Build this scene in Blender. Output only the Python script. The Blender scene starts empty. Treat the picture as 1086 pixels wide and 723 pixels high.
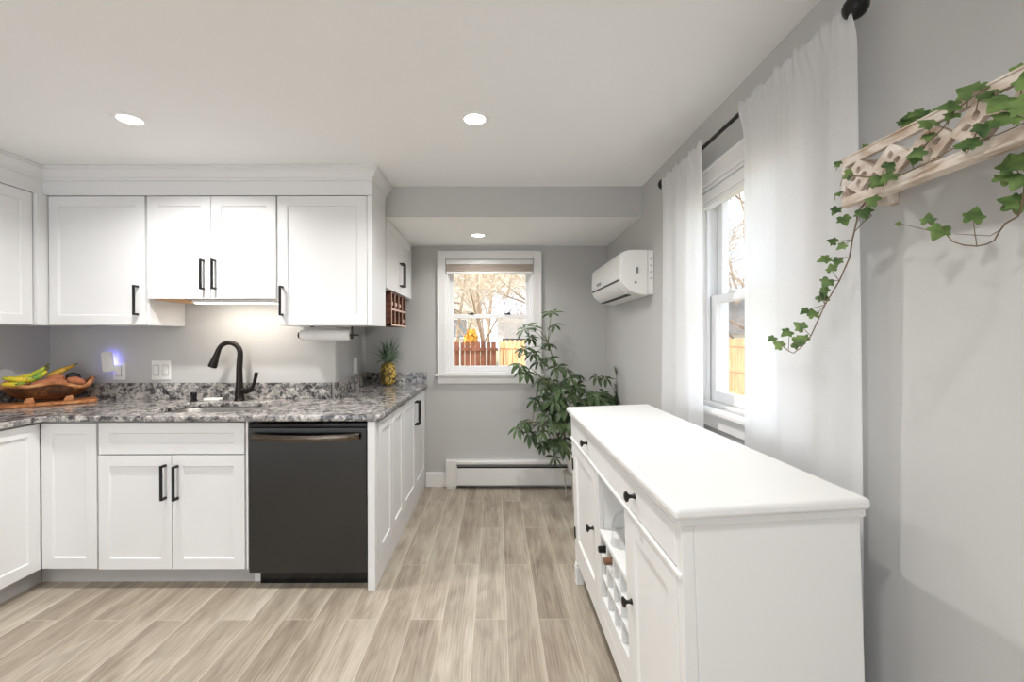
import bpy, math, random
from mathutils import Vector, Matrix
random.seed(7)
PI = math.pi
sc = bpy.context.scene
COL = sc.collection

# ------------------------------------------------------------------ camera
CAM_H, FOC, YAW, PIT, ROL, PCX, PCY = 1.3153, 460.69, .0012, -.0038, -.0019, 526.73, 360.38
_r = Vector((math.cos(YAW), -math.sin(YAW), 0)); _f = Vector((math.sin(YAW), math.cos(YAW), 0)); _z = Vector((0, 0, 1))
CF = _f * math.cos(PIT) + _z * math.sin(PIT); _u = _z * math.cos(PIT) - _f * math.sin(PIT)
CR = _r * math.cos(ROL) + _u * math.sin(ROL); CU = _u * math.cos(ROL) - _r * math.sin(ROL)
cam_data = bpy.data.cameras.new('camera'); cam = bpy.data.objects.new('camera', cam_data); COL.objects.link(cam)
cam.matrix_world = Matrix(((CR.x, CU.x, -CF.x, 0), (CR.y, CU.y, -CF.y, 0), (CR.z, CU.z, -CF.z, CAM_H), (0, 0, 0, 1)))
cam_data.sensor_fit = 'HORIZONTAL'; cam_data.sensor_width = 36.0; cam_data.lens = FOC / 1086 * 36
cam_data.shift_x = (543 - PCX) / 1086; cam_data.shift_y = (PCY - 361.5) / 1086
cam_data.clip_start = .05; cam_data.clip_end = 300
sc.camera = cam

# ------------------------------------------------------------------ world, sun, lights, exposure
sc.view_settings.view_transform = 'Standard'; sc.view_settings.look = 'None'
sc.view_settings.gamma = 1; sc.view_settings.use_curve_mapping = False
sc.view_settings.exposure = 0.13
SKY_STRENGTH = 2.7
SUN_POWER = 7.0
DOWNLIGHT_W = 14.5
REAR_FILL_W = 15.0
world = bpy.data.worlds.new('sky'); sc.world = world; world.use_nodes = True
wn = world.node_tree.nodes; wl = world.node_tree.links
tc = wn.new('ShaderNodeTexCoord'); nz = wn.new('ShaderNodeTexNoise'); nz.inputs['Scale'].default_value = 3.0; nz.inputs['Detail'].default_value = 5
mp = wn.new('ShaderNodeMapping'); mp.inputs['Scale'].default_value = (1, 1, 3)
rp = wn.new('ShaderNodeValToRGB')
rp.color_ramp.elements[0].position = .42; rp.color_ramp.elements[0].color = (.58, .75, .97, 1)
rp.color_ramp.elements[1].position = .60; rp.color_ramp.elements[1].color = (1.0, 1.0, 1.0, 1)
wl.new(tc.outputs['Generated'], mp.inputs['Vector']); wl.new(mp.outputs[0], nz.inputs['Vector']); wl.new(nz.outputs['Fac'], rp.inputs['Fac'])
wl.new(rp.outputs['Color'], wn['Background'].inputs['Color']); wn['Background'].inputs['Strength'].default_value = SKY_STRENGTH
sun_d = bpy.data.lights.new('sun', 'SUN'); sun_d.energy = SUN_POWER; sun_d.angle = math.radians(.6); sun_d.color = (1, .93, .82)
sun = bpy.data.objects.new('sun', sun_d); COL.objects.link(sun)
sun.rotation_euler = Vector((-.85, -.22, .5)).to_track_quat('Z', 'Y').to_euler()

def area_light(name, loc, direction, sx, sy, watts, color=(1, 1, 1), shape='RECTANGLE', spread=PI, parent=None):
    d = bpy.data.lights.new(name, 'AREA'); d.shape = shape; d.size = sx; d.size_y = sy; d.energy = watts; d.color = color; d.spread = spread
    o = bpy.data.objects.new(name, d); COL.objects.link(o); o.location = loc
    o.rotation_euler = Vector(direction).to_track_quat('-Z', 'Y').to_euler()
    if parent: o.parent = parent
    return o
# added fill light behind the camera, tilted up to brighten the ceiling too
area_light('added_rear_fill', (-1.83, -2.36, 1.1), (0, 1, 0.45), 1.8, 2.0, REAR_FILL_W, (1, .99, .975))

# ------------------------------------------------------------------ dimensions
YW, YB, ZC, ZH, XR, XL = 2.912, 3.853, 2.331, 2.131, .98, -2.985
XRW, XRW2 = -1.08, -1.16
YF, YCF, XP, XCE = 2.280, 2.256, -.629, -.611
YU = 2.589
YFRONT = -2.3

def at(px, py, y):
    """point of the ray through a photo pixel at depth y"""
    d = CF + CR * ((px - PCX) / FOC) - CU * ((py - PCY) / FOC)
    t = y / d.y
    return Vector((d.x * t, y, CAM_H + d.z * t))
def at_x(px, py, x):
    d = CF + CR * ((px - PCX) / FOC) - CU * ((py - PCY) / FOC)
    t = x / d.x
    return Vector((x, d.y * t, CAM_H + d.z * t))

# ------------------------------------------------------------------ materials
def lin(h):
    h = h.lstrip('#'); v = [int(h[i:i + 2], 16) / 255 for i in (0, 2, 4)]
    return tuple(c / 12.92 if c <= .04045 else ((c + .055) / 1.055) ** 2.4 for c in v) + (1,)
class NT:
    def __init__(s, name):
        s.m = bpy.data.materials.new(name); s.m.use_nodes = True; s.t = s.m.node_tree
        s.b = s.t.nodes['Principled BSDF']; s.out = s.t.nodes['Material Output']
    def n(s, typ, ins=None, **kw):
        nd = s.t.nodes.new(typ)
        for k, v in kw.items(): setattr(nd, k, v)
        for k, v in (ins or {}).items():
            if hasattr(v, 'is_output'): s.t.links.new(v, nd.inputs[k])
            else: nd.inputs[k].default_value = v
        return nd
    def math(s, op, a, b=None, c=None, clamp=False):
        ins = {0: a}
        if b is not None: ins[1] = b
        if c is not None: ins[2] = c
        nd = s.n('ShaderNodeMath', ins, operation=op); nd.use_clamp = clamp
        return nd.outputs[0]
    def ramp(s, fac, stops, interp='LINEAR'):
        nd = s.n('ShaderNodeValToRGB', {'Fac': fac}); cr = nd.color_ramp; cr.interpolation = interp
        while len(cr.elements) < len(stops): cr.elements.new(.5)
        for e, (p, c) in zip(cr.elements, stops): e.position = p; e.color = lin(c) if isinstance(c, str) else c
        return nd.outputs['Color']
    def mix(s, fac, a, b, typ='MIX'):
        nd = s.n('ShaderNodeMix', data_type='RGBA', blend_type=typ)
        for i, v in ((0, fac), (6, a), (7, b)):
            if hasattr(v, 'is_output'): s.t.links.new(v, nd.inputs[i])
            else: nd.inputs[i].default_value = v
        return nd.outputs[2]
    def coord(s, scale=(1, 1, 1), which='Object', loc=(0, 0, 0), rot=(0, 0, 0)):
        c = s.n('ShaderNodeTexCoord'); mpn = s.n('ShaderNodeMapping', {'Vector': c.outputs[which], 'Scale': scale, 'Location': loc, 'Rotation': rot})
        return mpn.outputs[0]
    def set(s, **kw):
        for k, v in kw.items():
            k = k.replace('_', ' ')
            k = {'Specular': 'Specular IOR Level'}.get(k, k)
            if hasattr(v, 'is_output'): s.t.links.new(v, s.b.inputs[k])
            else: s.b.inputs[k].default_value = v
        return s.m
    def bump(s, h, strength=.2, dist=.01):
        nd = s.n('ShaderNodeBump', {'Height': h, 'Strength': strength, 'Distance': dist}); s.t.links.new(nd.outputs[0], s.b.inputs['Normal'])
def plain(name, c, rough=.5, metal=0, var=.04, scale=6, spec=.5, bump=0, bscale=200):
    t = NT(name); v = t.coord()
    nzn = t.n('ShaderNodeTexNoise', {'Vector': v, 'Scale': scale, 'Detail': 3})
    base = lin(c) if isinstance(c, str) else c
    lo = tuple(x * (1 - var) for x in base[:3]) + (1,); hi = tuple(min(1, x * (1 + var)) for x in base[:3]) + (1,)
    col = t.ramp(nzn.outputs['Fac'], [(.3, lo), (.7, hi)])
    if bump:
        b = t.n('ShaderNodeTexNoise', {'Vector': v, 'Scale': bscale, 'Detail': 2}); t.bump(b.outputs['Fac'], bump, .002)
    return t.set(Base_Color=col, Roughness=rough, Metallic=metal, Specular=spec)

M = {}
M['wall'] = plain('wall_paint', '#c6c5c3', .6, var=.012, scale=2, spec=.3, bump=.12, bscale=90)
M['ceiling'] = plain('ceiling_paint', '#f8f8f7', .8, var=.008, scale=2, spec=.2, bump=.1, bscale=120)
M['cab'] = plain('cabinet_paint', '#ebebeb', .38, var=.008, scale=3, spec=.4)
M['trim'] = plain('trim_paint', '#f1efed', .4, var=.01, scale=3, spec=.4)
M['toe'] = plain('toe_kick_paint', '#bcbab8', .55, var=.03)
M['dresser'] = plain('sideboard_paint', '#eaeae8', .33, var=.008, scale=3, spec=.45)
M['black'] = plain('matt_black_metal', '#191716', .38, .3, var=.15, scale=30)
M['bronze'] = plain('oil_rubbed_bronze', '#2a2523', .34, .6, var=.2, scale=25)
M['steel'] = plain('sink_steel', '#a8a6a3', .42, 1.0, var=.08, scale=20)
M['plastic'] = plain('white_plastic', '#efeeeb', .35, var=.01)
M['ac'] = plain('air_conditioner_plastic', '#f0efec', .35, var=.01)
M['grey'] = plain('grey_plastic', '#8b8a88', .45)
M['darkgrey'] = plain('dark_slot', '#3a3836', .6)
M['heater'] = plain('heater_enamel', '#e9e7e3', .4, var=.015)
M['vinyl'] = plain('window_vinyl', '#f2f1f0', .4, var=.01)
M['paper'] = plain('paper_towel', '#f1f0ee', .9, var=.03, scale=60, bump=.3, bscale=300)
M['pot'] = plain('pot_ceramic', '#eeeae3', .4, var=.05)
M['stand'] = plain('stand_metal', '#cfc5b8', .5, .2, var=.1)
M['soil'] = plain('soil', '#3a2d22', .95, var=.4, scale=60)
M['soap'] = plain('sponge', '#eeece6', .8, var=.05, scale=50)
M['woodraw'] = plain('raw_plywood', '#d9ab78', .6, var=.1, scale=20)
M['cork'] = plain('cork', '#7a5a42', .8, var=.2, scale=60)
M['bottle'] = plain('bottle_glass', '#10130f', .12, 0, var=.1)

def wood(name, c0, c1, c2, scale=(30, 3, 30), rough=.5):
    t = NT(name); v = t.coord(scale)
    a = t.n('ShaderNodeTexNoise', {'Vector': v, 'Scale': 1.0, 'Detail': 6, 'Distortion': .6})
    col = t.ramp(a.outputs['Fac'], [(.3, c0), (.52, c1), (.72, c2)])
    t.bump(a.outputs['Fac'], .15, .002)
    return t.set(Base_Color=col, Roughness=rough)
M['walnut'] = wood('wine_rack_wood', '#4a2a20', '#6d4233', '#84523e', (8, 8, 60))
M['rackedge'] = plain('wine_rack_edge', '#d8b9a6', .5, var=.08, scale=30)
M['board'] = wood('cutting_board_wood', '#8a4f2a', '#b87745', '#d39a63', (10, 60, 60))
M['bowl'] = wood('bowl_wood', '#2a170c', '#563219', '#8c5729', (14, 30, 30), .4)
M['bowlrim'] = wood('bowl_rim_wood', '#8a5330', '#b97c4c', '#d7a272', (14, 30, 30), .5)
M['shelf'] = wood('whitewashed_wood', '#b0967f', '#dacbbd', '#efe7de', (40, 14, 40), .7)
M['fence'] = wood('fence_cedar', '#b8825a', '#cf996d', '#e0b48b', (9, 9, 1.2), .8)
M['fenceshade'] = wood('fence_shaded_wood', '#5f3422', '#7d4a31', '#976043', (6, 6, 1.0), .8)  # browner fence wood, the shade on this stretch put into its colour
M['bark'] = plain('tree_bark', '#a08c78', .9, var=.3, scale=12)
M['twig'] = plain('tree_twigs', '#c9baa6', .9, var=.3, scale=4)
M['pole'] = plain('galvanised_pole', '#aaa59d', .5, .3)
M['siding'] = plain('house_siding', '#e6dfd2', .7, var=.05)
M['bluehouse'] = plain('slate_blue_siding', '#71808f', .7, var=.06)
M['roof'] = plain('roof_shingles', '#b3aca3', .8, var=.15, scale=9)
M['darkroof'] = plain('dark_shingles', '#6d6a69', .85, var=.2, scale=9)
M['grass'] = plain('winter_lawn', '#8d835f', .95, var=.25, scale=3)
M['straw'] = plain('yellow_shrub_leaves', '#e0a93c', .8, var=.3, scale=6)
M['brush'] = plain('dry_brush', '#cba67c', .9, var=.3, scale=3)
M['stem'] = plain('plant_stem', '#5f5f3c', .7, var=.2, scale=20)
M['vine'] = plain('ivy_stem', '#74624a', .7, var=.2, scale=40)

def emit(name, c, strength):
    t = NT(name); return t.set(Base_Color=(1, 1, 1, 1), Emission_Color=c, Emission_Strength=strength)
M['lens'] = emit('lamp_lens', (1, .97, .92, 1), 8.0)
M['strip'] = emit('light_strip', (1, .93, .82, 1), 5.0)
M['blue'] = emit('blue_led', (.2, .2, 1, 1), 3.0)

def glassy(name, refl=.06, tint=(1, 1, 1, 1), rough=.02):
    t = NT(name); t.t.nodes.remove(t.b)
    a = t.n('ShaderNodeBsdfTransparent', {'Color': tint}); g = t.n('ShaderNodeBsdfGlossy', {'Roughness': rough})
    lw = t.n('ShaderNodeLayerWeight', {'Blend': .15}); f = t.math('MULTIPLY_ADD', lw.outputs['Fresnel'], .3, refl, clamp=True)
    m = t.n('ShaderNodeMixShader', {0: f, 1: a.outputs[0], 2: g.outputs[0]}); t.t.links.new(m.outputs[0], t.out.inputs['Surface'])
    return t.m
M['pane'] = glassy('window_glass', .012)
M['cloche'] = glassy('clear_glass', .02, (.99, .99, .99, 1), .03)

def fabric(name, c, transl, scale=420):
    t = NT(name); v = t.coord()
    w1 = t.n('ShaderNodeTexNoise', {'Vector': t.coord((1, 1, .06)), 'Scale': scale, 'Detail': 1})
    w2 = t.n('ShaderNodeTexNoise', {'Vector': t.coord((1, .06, 1)), 'Scale': scale, 'Detail': 1})
    s = t.math('ADD', w1.outputs['Fac'], w2.outputs['Fac'])
    base = lin(c)
    col = t.ramp(t.math('MULTIPLY', s, .5), [(.3, tuple(x * .94 for x in base[:3]) + (1,)), (.65, base)])
    t.bump(s, .15, .001)
    d = t.n('ShaderNodeBsdfDiffuse', {'Color': col}); tr = t.n('ShaderNodeBsdfTranslucent', {'Color': col})
    m = t.n('ShaderNodeMixShader', {0: transl, 1: d.outputs[0], 2: tr.outputs[0]})
    t.t.nodes.remove(t.b); t.t.links.new(m.outputs[0], t.out.inputs['Surface'])
    return t.m
M['curtain'] = fabric('white_linen', '#fdfdfd', .60)
M['shade'] = fabric('cellular_shade_cloth', '#e3d6cb', .35, 300)

def leaf_mat(name, dark, light, rough=.35, scale=9):
    t = NT(name); v = t.coord()
    a = t.n('ShaderNodeTexNoise', {'Vector': v, 'Scale': scale, 'Detail': 2})
    g = t.n('ShaderNodeObjectInfo')
    col = t.ramp(a.outputs['Fac'], [(.3, dark), (.7, light)])
    t.set(Base_Color=col, Roughness=rough, Specular=.4)
    tr = t.n('ShaderNodeBsdfTranslucent', {'Color': col})
    m = t.n('ShaderNodeMixShader', {0: .22, 1: t.b.outputs[0], 2: tr.outputs[0]}); t.t.links.new(m.outputs[0], t.out.inputs['Surface'])
    return t.m
M['leaf'] = leaf_mat('umbrella_plant_leaf', '#2c3f25', '#637a50', .36)
M['ivy'] = leaf_mat('ivy_leaf', '#3a572f', '#86a25c', .5, 30)
M['pineleaf'] = leaf_mat('pineapple_leaf', '#506b50', '#a3b79c', .5, 30)

def granite():
    t = NT('speckled_granite'); v = t.coord()
    d = t.n('ShaderNodeTexNoise', {'Vector': v, 'Scale': 22, 'Detail': 4})
    vv = t.n('ShaderNodeVectorMath', {0: v, 1: t.n('ShaderNodeVectorMath', {0: d.outputs['Color'], 'Scale': .045}, operation='SCALE').outputs[0]}, operation='ADD').outputs[0]
    v1 = t.n('ShaderNodeTexVoronoi', {'Vector': vv, 'Scale': 52}); v2 = t.n('ShaderNodeTexVoronoi', {'Vector': vv, 'Scale': 130})
    big = t.n('ShaderNodeTexNoise', {'Vector': v, 'Scale': 13, 'Detail': 3, 'Distortion': .8})
    r1 = t.n('ShaderNodeSeparateColor', {0: v1.outputs['Color']}).outputs[0]; r2 = t.n('ShaderNodeSeparateColor', {0: v2.outputs['Color']}).outputs[1]
    k = t.math('ADD', t.math('MULTIPLY', r1, .45), t.math('MULTIPLY', r2, .22))
    k = t.math('ADD', k, t.math('MULTIPLY', big.outputs['Fac'], 1.05))
    k = t.math('SUBTRACT', k, .375, clamp=True)
    col = t.ramp(k, [(.0, '#2a2a2c'), (.20, '#444446'), (.34, '#6f6e70'), (.50, '#9b9896'), (.66, '#bfbbb6'), (.90, '#dbd7d1')])
    warm = t.n('ShaderNodeTexNoise', {'Vector': v, 'Scale': 5, 'Detail': 2})
    col = t.mix(t.math('MULTIPLY', warm.outputs['Fac'], .30), col, lin('#b09a88'), 'MULTIPLY')
    return t.set(Base_Color=col, Roughness=.12, Specular=.5)
M['granite'] = granite()

def floor_mat():
    t = NT('wood_look_floor_planks'); v = t.coord()
    s = t.n('ShaderNodeSeparateXYZ', {0: v})
    u = t.math('DIVIDE', t.math('ADD', s.outputs[0], .103 + 30 * .1495), .1495)
    ci = t.math('FLOOR', u); fu = t.math('FRACT', u)
    off = t.math('MULTIPLY', t.math('MODULO', ci, 2.0), .5)
    w = t.math('ADD', t.math('DIVIDE', t.math('ADD', s.outputs[1], 9.8 - 2.03), .98), off)
    ri = t.math('FLOOR', w); fw = t.math('FRACT', w)
    wn_ = t.n('ShaderNodeTexWhiteNoise', {'Vector': t.n('ShaderNodeCombineXYZ', {0: ci, 1: ri, 2: 3.0}).outputs[0]}, noise_dimensions='3D')
    rnd = wn_.outputs['Value']
    off3 = t.n('ShaderNodeVectorMath', {0: wn_.outputs['Color'], 'Scale': 40.0}, operation='SCALE').outputs[0]
    pv = t.n('ShaderNodeVectorMath', {0: v, 1: off3}, operation='ADD').outputs[0]
    g1 = t.n('ShaderNodeTexNoise', {'Vector': t.n('ShaderNodeMapping', {'Vector': pv, 'Scale': (60, 3.0, 1)}).outputs[0], 'Scale': 1.0, 'Detail': 7, 'Distortion': 1.6})
    g2 = t.n('ShaderNodeTexNoise', {'Vector': t.n('ShaderNodeMapping', {'Vector': pv, 'Scale': (11, 1.8, 1)}).outputs[0], 'Scale': 1.0, 'Detail': 3, 'Distortion': 1.6})
    g3 = t.n('ShaderNodeTexNoise', {'Vector': t.n('ShaderNodeMapping', {'Vector': pv, 'Scale': (9, 4, 1)}).outputs[0], 'Scale': 1.0, 'Detail': 4, 'Distortion': .5})
    wv = t.n('ShaderNodeTexWave', {'Vector': t.n('ShaderNodeMapping', {'Vector': pv, 'Scale': (14, 1.1, 1)}).outputs[0], 'Scale': 1.6, 'Distortion': 7.0, 'Detail': 2.0, 'Detail Scale': .8}, wave_type='BANDS', bands_direction='X')
    k = t.math('ADD', t.math('MULTIPLY', g1.outputs['Fac'], .30), t.math('MULTIPLY', g2.outputs['Fac'], .40))
    gf = t.n('ShaderNodeTexNoise', {'Vector': t.n('ShaderNodeMapping', {'Vector': pv, 'Scale': (150, 5, 1)}).outputs[0], 'Scale': 1.0, 'Detail': 4, 'Distortion': .4})
    k = t.math('ADD', k, t.math('MULTIPLY', gf.outputs['Fac'], .26))
    g4 = t.n('ShaderNodeTexNoise', {'Vector': t.n('ShaderNodeMapping', {'Vector': pv, 'Scale': (6, 2.2, 1)}).outputs[0], 'Scale': 1.0, 'Detail': 5, 'Distortion': .8})
    k = t.math('ADD', k, t.math('MULTIPLY', t.math('SUBTRACT', g4.outputs['Fac'], .5), .30))
    k = t.math('ADD', k, .075)
    k = t.math('ADD', k, t.math('MULTIPLY', wv.outputs['Fac'], .045))
    k = t.math('ADD', k, t.math('MULTIPLY', t.math('SUBTRACT', rnd, .5), .14))
    edge = t.math('MULTIPLY', t.math('POWER', fu, 6.0), .12)
    k = t.math('ADD', k, edge)
    col = t.ramp(k, [(.34, '#73675a'), (.46, '#918475'), (.57, '#a39787'), (.68, '#b4a999'), (.85, '#c9bfb1')])
    knot = t.ramp(g3.outputs['Fac'], [(.26, (1, 1, 1, 1)), (.36, (0, 0, 0, 1))])
    col = t.mix(t.math('MULTIPLY', t.n('ShaderNodeSeparateColor', {0: knot}).outputs[0], .40), col, lin('#857e77'))
    sx = t.math('LESS_THAN', t.math('MINIMUM', fu, t.math('SUBTRACT', 1.0, fu)), .011)
    sy = t.math('LESS_THAN', t.math('MINIMUM', fw, t.math('SUBTRACT', 1.0, fw)), .0017)
    seam = t.math('MAXIMUM', sx, sy)
    col = t.mix(t.math('MULTIPLY', seam, .55), col, lin('#cfc4b4'))
    t.bump(t.math('SUBTRACT', t.math('MULTIPLY', g1.outputs['Fac'], .35), seam), .12, .003)
    rough = t.math('MULTIPLY_ADD', g1.outputs['Fac'], .15, .36)
    return t.set(Base_Color=col, Roughness=rough, Specular=.4)
M['floor'] = floor_mat()

def dark_steel():
    t = NT('black_stainless'); v = t.coord()
    wv = t.n('ShaderNodeTexNoise', {'Vector': t.coord((6, 1, .7)), 'Scale': 1.0, 'Detail': 1})
    t.bump(wv.outputs['Fac'], .35, .010)
    tg = t.n('ShaderNodeTangent', direction_type='RADIAL', axis='Z')
    return t.set(Base_Color=lin('#505152'), Metallic=1.0, Roughness=.30, Anisotropic=.9, Tangent=tg.outputs[0])
M['dsteel'] = dark_steel()
def hsteel():
    t = NT('bronzed_steel_handle'); br = t.n('ShaderNodeTexNoise', {'Vector': t.coord((4, 300, 300)), 'Scale': 1.0})
    return t.set(Base_Color=t.ramp(br.outputs['Fac'], [(.3, '#524a43'), (.7, '#75695e')]), Metallic=1.0, Roughness=.24)
M['hsteel'] = hsteel()
M['gloss'] = plain('gloss_black', '#0d0d0e', .15, var=.1)

def pine_mat():
    t = NT('pineapple_skin'); v = t.coord()
    a = t.n('ShaderNodeTexNoise', {'Vector': v, 'Scale': 14, 'Detail': 2})
    sp = t.n('ShaderNodeSeparateXYZ', {0: v})
    vo = t.n('ShaderNodeTexVoronoi', {'Vector': v, 'Scale': 52})
    col = t.ramp(t.math('ADD', a.outputs['Fac'], t.math('MULTIPLY', sp.outputs[0], 3.0)), [(.30, '#7d6f34'), (.5, '#c09c42'), (.70, '#ecc866')])
    col = t.mix(t.ramp(vo.outputs['Distance'], [(.42, (0, 0, 0, 1)), (.75, (1, 1, 1, 1))]), col, lin('#453f22'))
    return t.set(Base_Color=col, Roughness=.6)
M['pine'] = pine_mat()
def banana_mat():
    t = NT('banana_skin'); v = t.coord()
    a = t.n('ShaderNodeTexNoise', {'Vector': v, 'Scale': 9, 'Detail': 3}); b = t.n('ShaderNodeTexNoise', {'Vector': v, 'Scale': 60, 'Detail': 3})
    col = t.ramp(a.outputs['Fac'], [(.36, '#5f8f2a'), (.5, '#c8c22e'), (.62, '#e3c236')])
    col = t.mix(t.ramp(b.outputs['Fac'], [(.62, (0, 0, 0, 1)), (.70, (1, 1, 1, 1))]), col, lin('#4b3a1c'))
    return t.set(Base_Color=col, Roughness=.45)
M['banana'] = banana_mat()
M['ripe'] = plain('ripe_banana_skin', '#c9a033', .5, var=.35, scale=30)
M['potato'] = plain('sweet_potato_skin', '#b5714e', .75, var=.25, scale=18, bump=.5, bscale=60)
M['potatoend'] = plain('sweet_potato_tip', '#d7b394', .8, var=.1)
M['avocado'] = plain('avocado_skin', '#1f241d', .5, var=.4, scale=40, bump=.6, bscale=120)
M['bananatip'] = plain('banana_stem', '#5a5a30', .6, var=.3, scale=40)

# ------------------------------------------------------------------ mesh builder
class MB:
    def __init__(s): s.v = []; s.f = []
    def add(s, vs, fs):
        b = len(s.v); s.v += [tuple(p) for p in vs]; s.f += [tuple(i + b for i in f) for f in fs]; return s
    def box(s, x0, x1, y0, y1, z0, z1):
        return s.add([(x0, y0, z0), (x1, y0, z0), (x1, y1, z0), (x0, y1, z0), (x0, y0, z1), (x1, y0, z1), (x1, y1, z1), (x0, y1, z1)],
                     [(0, 3, 2, 1), (4, 5, 6, 7), (0, 1, 5, 4), (1, 2, 6, 5), (2, 3, 7, 6), (3, 0, 4, 7)])
    def prism(s, poly, a0, a1, axis='z'):
        n = len(poly)
        def P(p, a): return {'z': (p[0], p[1], a), 'y': (p[0], a, p[1]), 'x': (a, p[0], p[1])}[axis]
        s.add([P(p, a0) for p in poly] + [P(p, a1) for p in poly],
              [tuple(range(n))[::-1], tuple(range(n, 2 * n))] + [(i, (i + 1) % n, n + (i + 1) % n, n + i) for i in range(n)]); return s
    def tube(s, pts, rad, n=10, cap=True, flat=1.0):
        pts = [Vector(p) for p in pts]; m = len(pts)
        if not isinstance(rad, (list, tuple)): rad = [rad] * m
        t0 = (pts[1] - pts[0]).normalized(); a = t0.orthogonal().normalized(); vs = []
        for i in range(m):
            t = (pts[min(i + 1, m - 1)] - pts[max(i - 1, 0)]).normalized()
            a = (a - t * a.dot(t)); a = a.normalized() if a.length > 1e-6 else t.orthogonal().normalized()
            b = t.cross(a)
            for k in range(n):
                w = 2 * PI * k / n; vs.append(pts[i] + (a * math.cos(w) + b * math.sin(w) * flat) * rad[i])
        fs = [(i * n + k, i * n + (k + 1) % n, (i + 1) * n + (k + 1) % n, (i + 1) * n + k) for i in range(m - 1) for k in range(n)]
        if cap: fs += [tuple(range(n))[::-1], tuple((m - 1) * n + k for k in range(n))]
        return s.add(vs, fs)
    def lathe(s, prof, c=(0, 0, 0), n=24, axis='z', cap=True):
        vs = []
        for r, h in prof:
            for k in range(n):
                w = 2 * PI * k / n; a, b = r * math.cos(w), r * math.sin(w)
                vs.append({'z': (c[0] + a, c[1] + b, c[2] + h), 'y': (c[0] + a, c[1] + h, c[2] - b), 'x': (c[0] + h, c[1] + a, c[2] + b)}[axis])
        m = len(prof)
        fs = [(i * n + k, i * n + (k + 1) % n, (i + 1) * n + (k + 1) % n, (i + 1) * n + k) for i in range(m - 1) for k in range(n)]
        if cap: fs += [tuple(range(n))[::-1], tuple((m - 1) * n + k for k in range(n))]
        return s.add(vs, fs)
    def shaker(s, x0, x1, z0, z1, y, t=.02, st=.057, rec=.008, sl=.004):
        def R(a, yy): return [(x0 + a, yy, z0 + a), (x1 - a, yy, z0 + a), (x1 - a, yy, z1 - a), (x0 + a, yy, z1 - a)]
        vs = R(0, y) + R(st, y) + R(st + sl, y + rec) + R(0, y + t); q = []
        for i in range(4):
            j = (i + 1) % 4; q += [(i, j, 4 + j, 4 + i), (4 + i, 4 + j, 8 + j, 8 + i), (j, i, 12 + i, 12 + j)]
        return s.add(vs, q + [(8, 9, 10, 11), (15, 14, 13, 12)])
    def ellipsoid(s, c, r, n=20, m=12, rot=None):
        vs = []; rot = rot or Matrix.Identity(3)
        for i in range(m + 1):
            th = PI * i / m
            for k in range(n):
                w = 2 * PI * k / n
                vs.append(Vector(c) + rot @ Vector((r[0] * math.sin(th) * math.cos(w), r[1] * math.sin(th) * math.sin(w), r[2] * math.cos(th))))
        return s.add(vs, [(i * n + k, (i + 1) * n + k, (i + 1) * n + (k + 1) % n, i * n + (k + 1) % n) for i in range(m) for k in range(n)])
    def map(s, fn): s.v = [tuple(fn(Vector(p))) for p in s.v]; return s
    def build(s, name, mat, parent=None, smooth=False, bevel=0, seg=2, world=True, ang=38, loc=None):
        off = Vector((0, 0, 0))
        if loc is not None: off = Vector(loc)
        elif parent is not None and world:
            p = parent
            while p is not None: off += p.location; p = p.parent
        me = bpy.data.meshes.new(name); me.from_pydata([tuple(Vector(p) - off) for p in s.v], [], s.f); me.validate(); me.update()
        bmn = __import__('bmesh').new(); bmn.from_mesh(me); __import__('bmesh').ops.recalc_face_normals(bmn, faces=bmn.faces); bmn.to_mesh(me); bmn.free()
        me.materials.append(M[mat] if isinstance(mat, str) else mat)
        if smooth:
            me.polygons.foreach_set('use_smooth', [True] * len(me.polygons)); me.set_sharp_from_angle(angle=math.radians(ang))
        o = bpy.data.objects.new(name, me); COL.objects.link(o)
        if loc is not None: o.location = loc
        if parent is not None: o.parent = parent
        if bevel:
            b = o.modifiers.new('edge', 'BEVEL'); b.width = bevel; b.segments = seg; b.limit_method = 'ANGLE'; b.angle_limit = math.radians(40)
        return o
def tag(o, label=None, cat=None, group=None, kind=None):
    if label: o['label'] = label
    if cat: o['category'] = cat
    if group: o['group'] = group
    if kind: o['kind'] = kind
    return o
def thing(name, label, cat, loc=(0, 0, 0), rz=0, group=None):
    o = bpy.data.objects.new(name, None); o.empty_display_size = .1; COL.objects.link(o); o.location = loc; o.rotation_euler = (0, 0, rz)
    return tag(o, label, cat, group)
def struct(name, mb, mat, **kw):
    o = mb.build(name, mat, **kw); o['kind'] = 'structure'; return o
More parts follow.
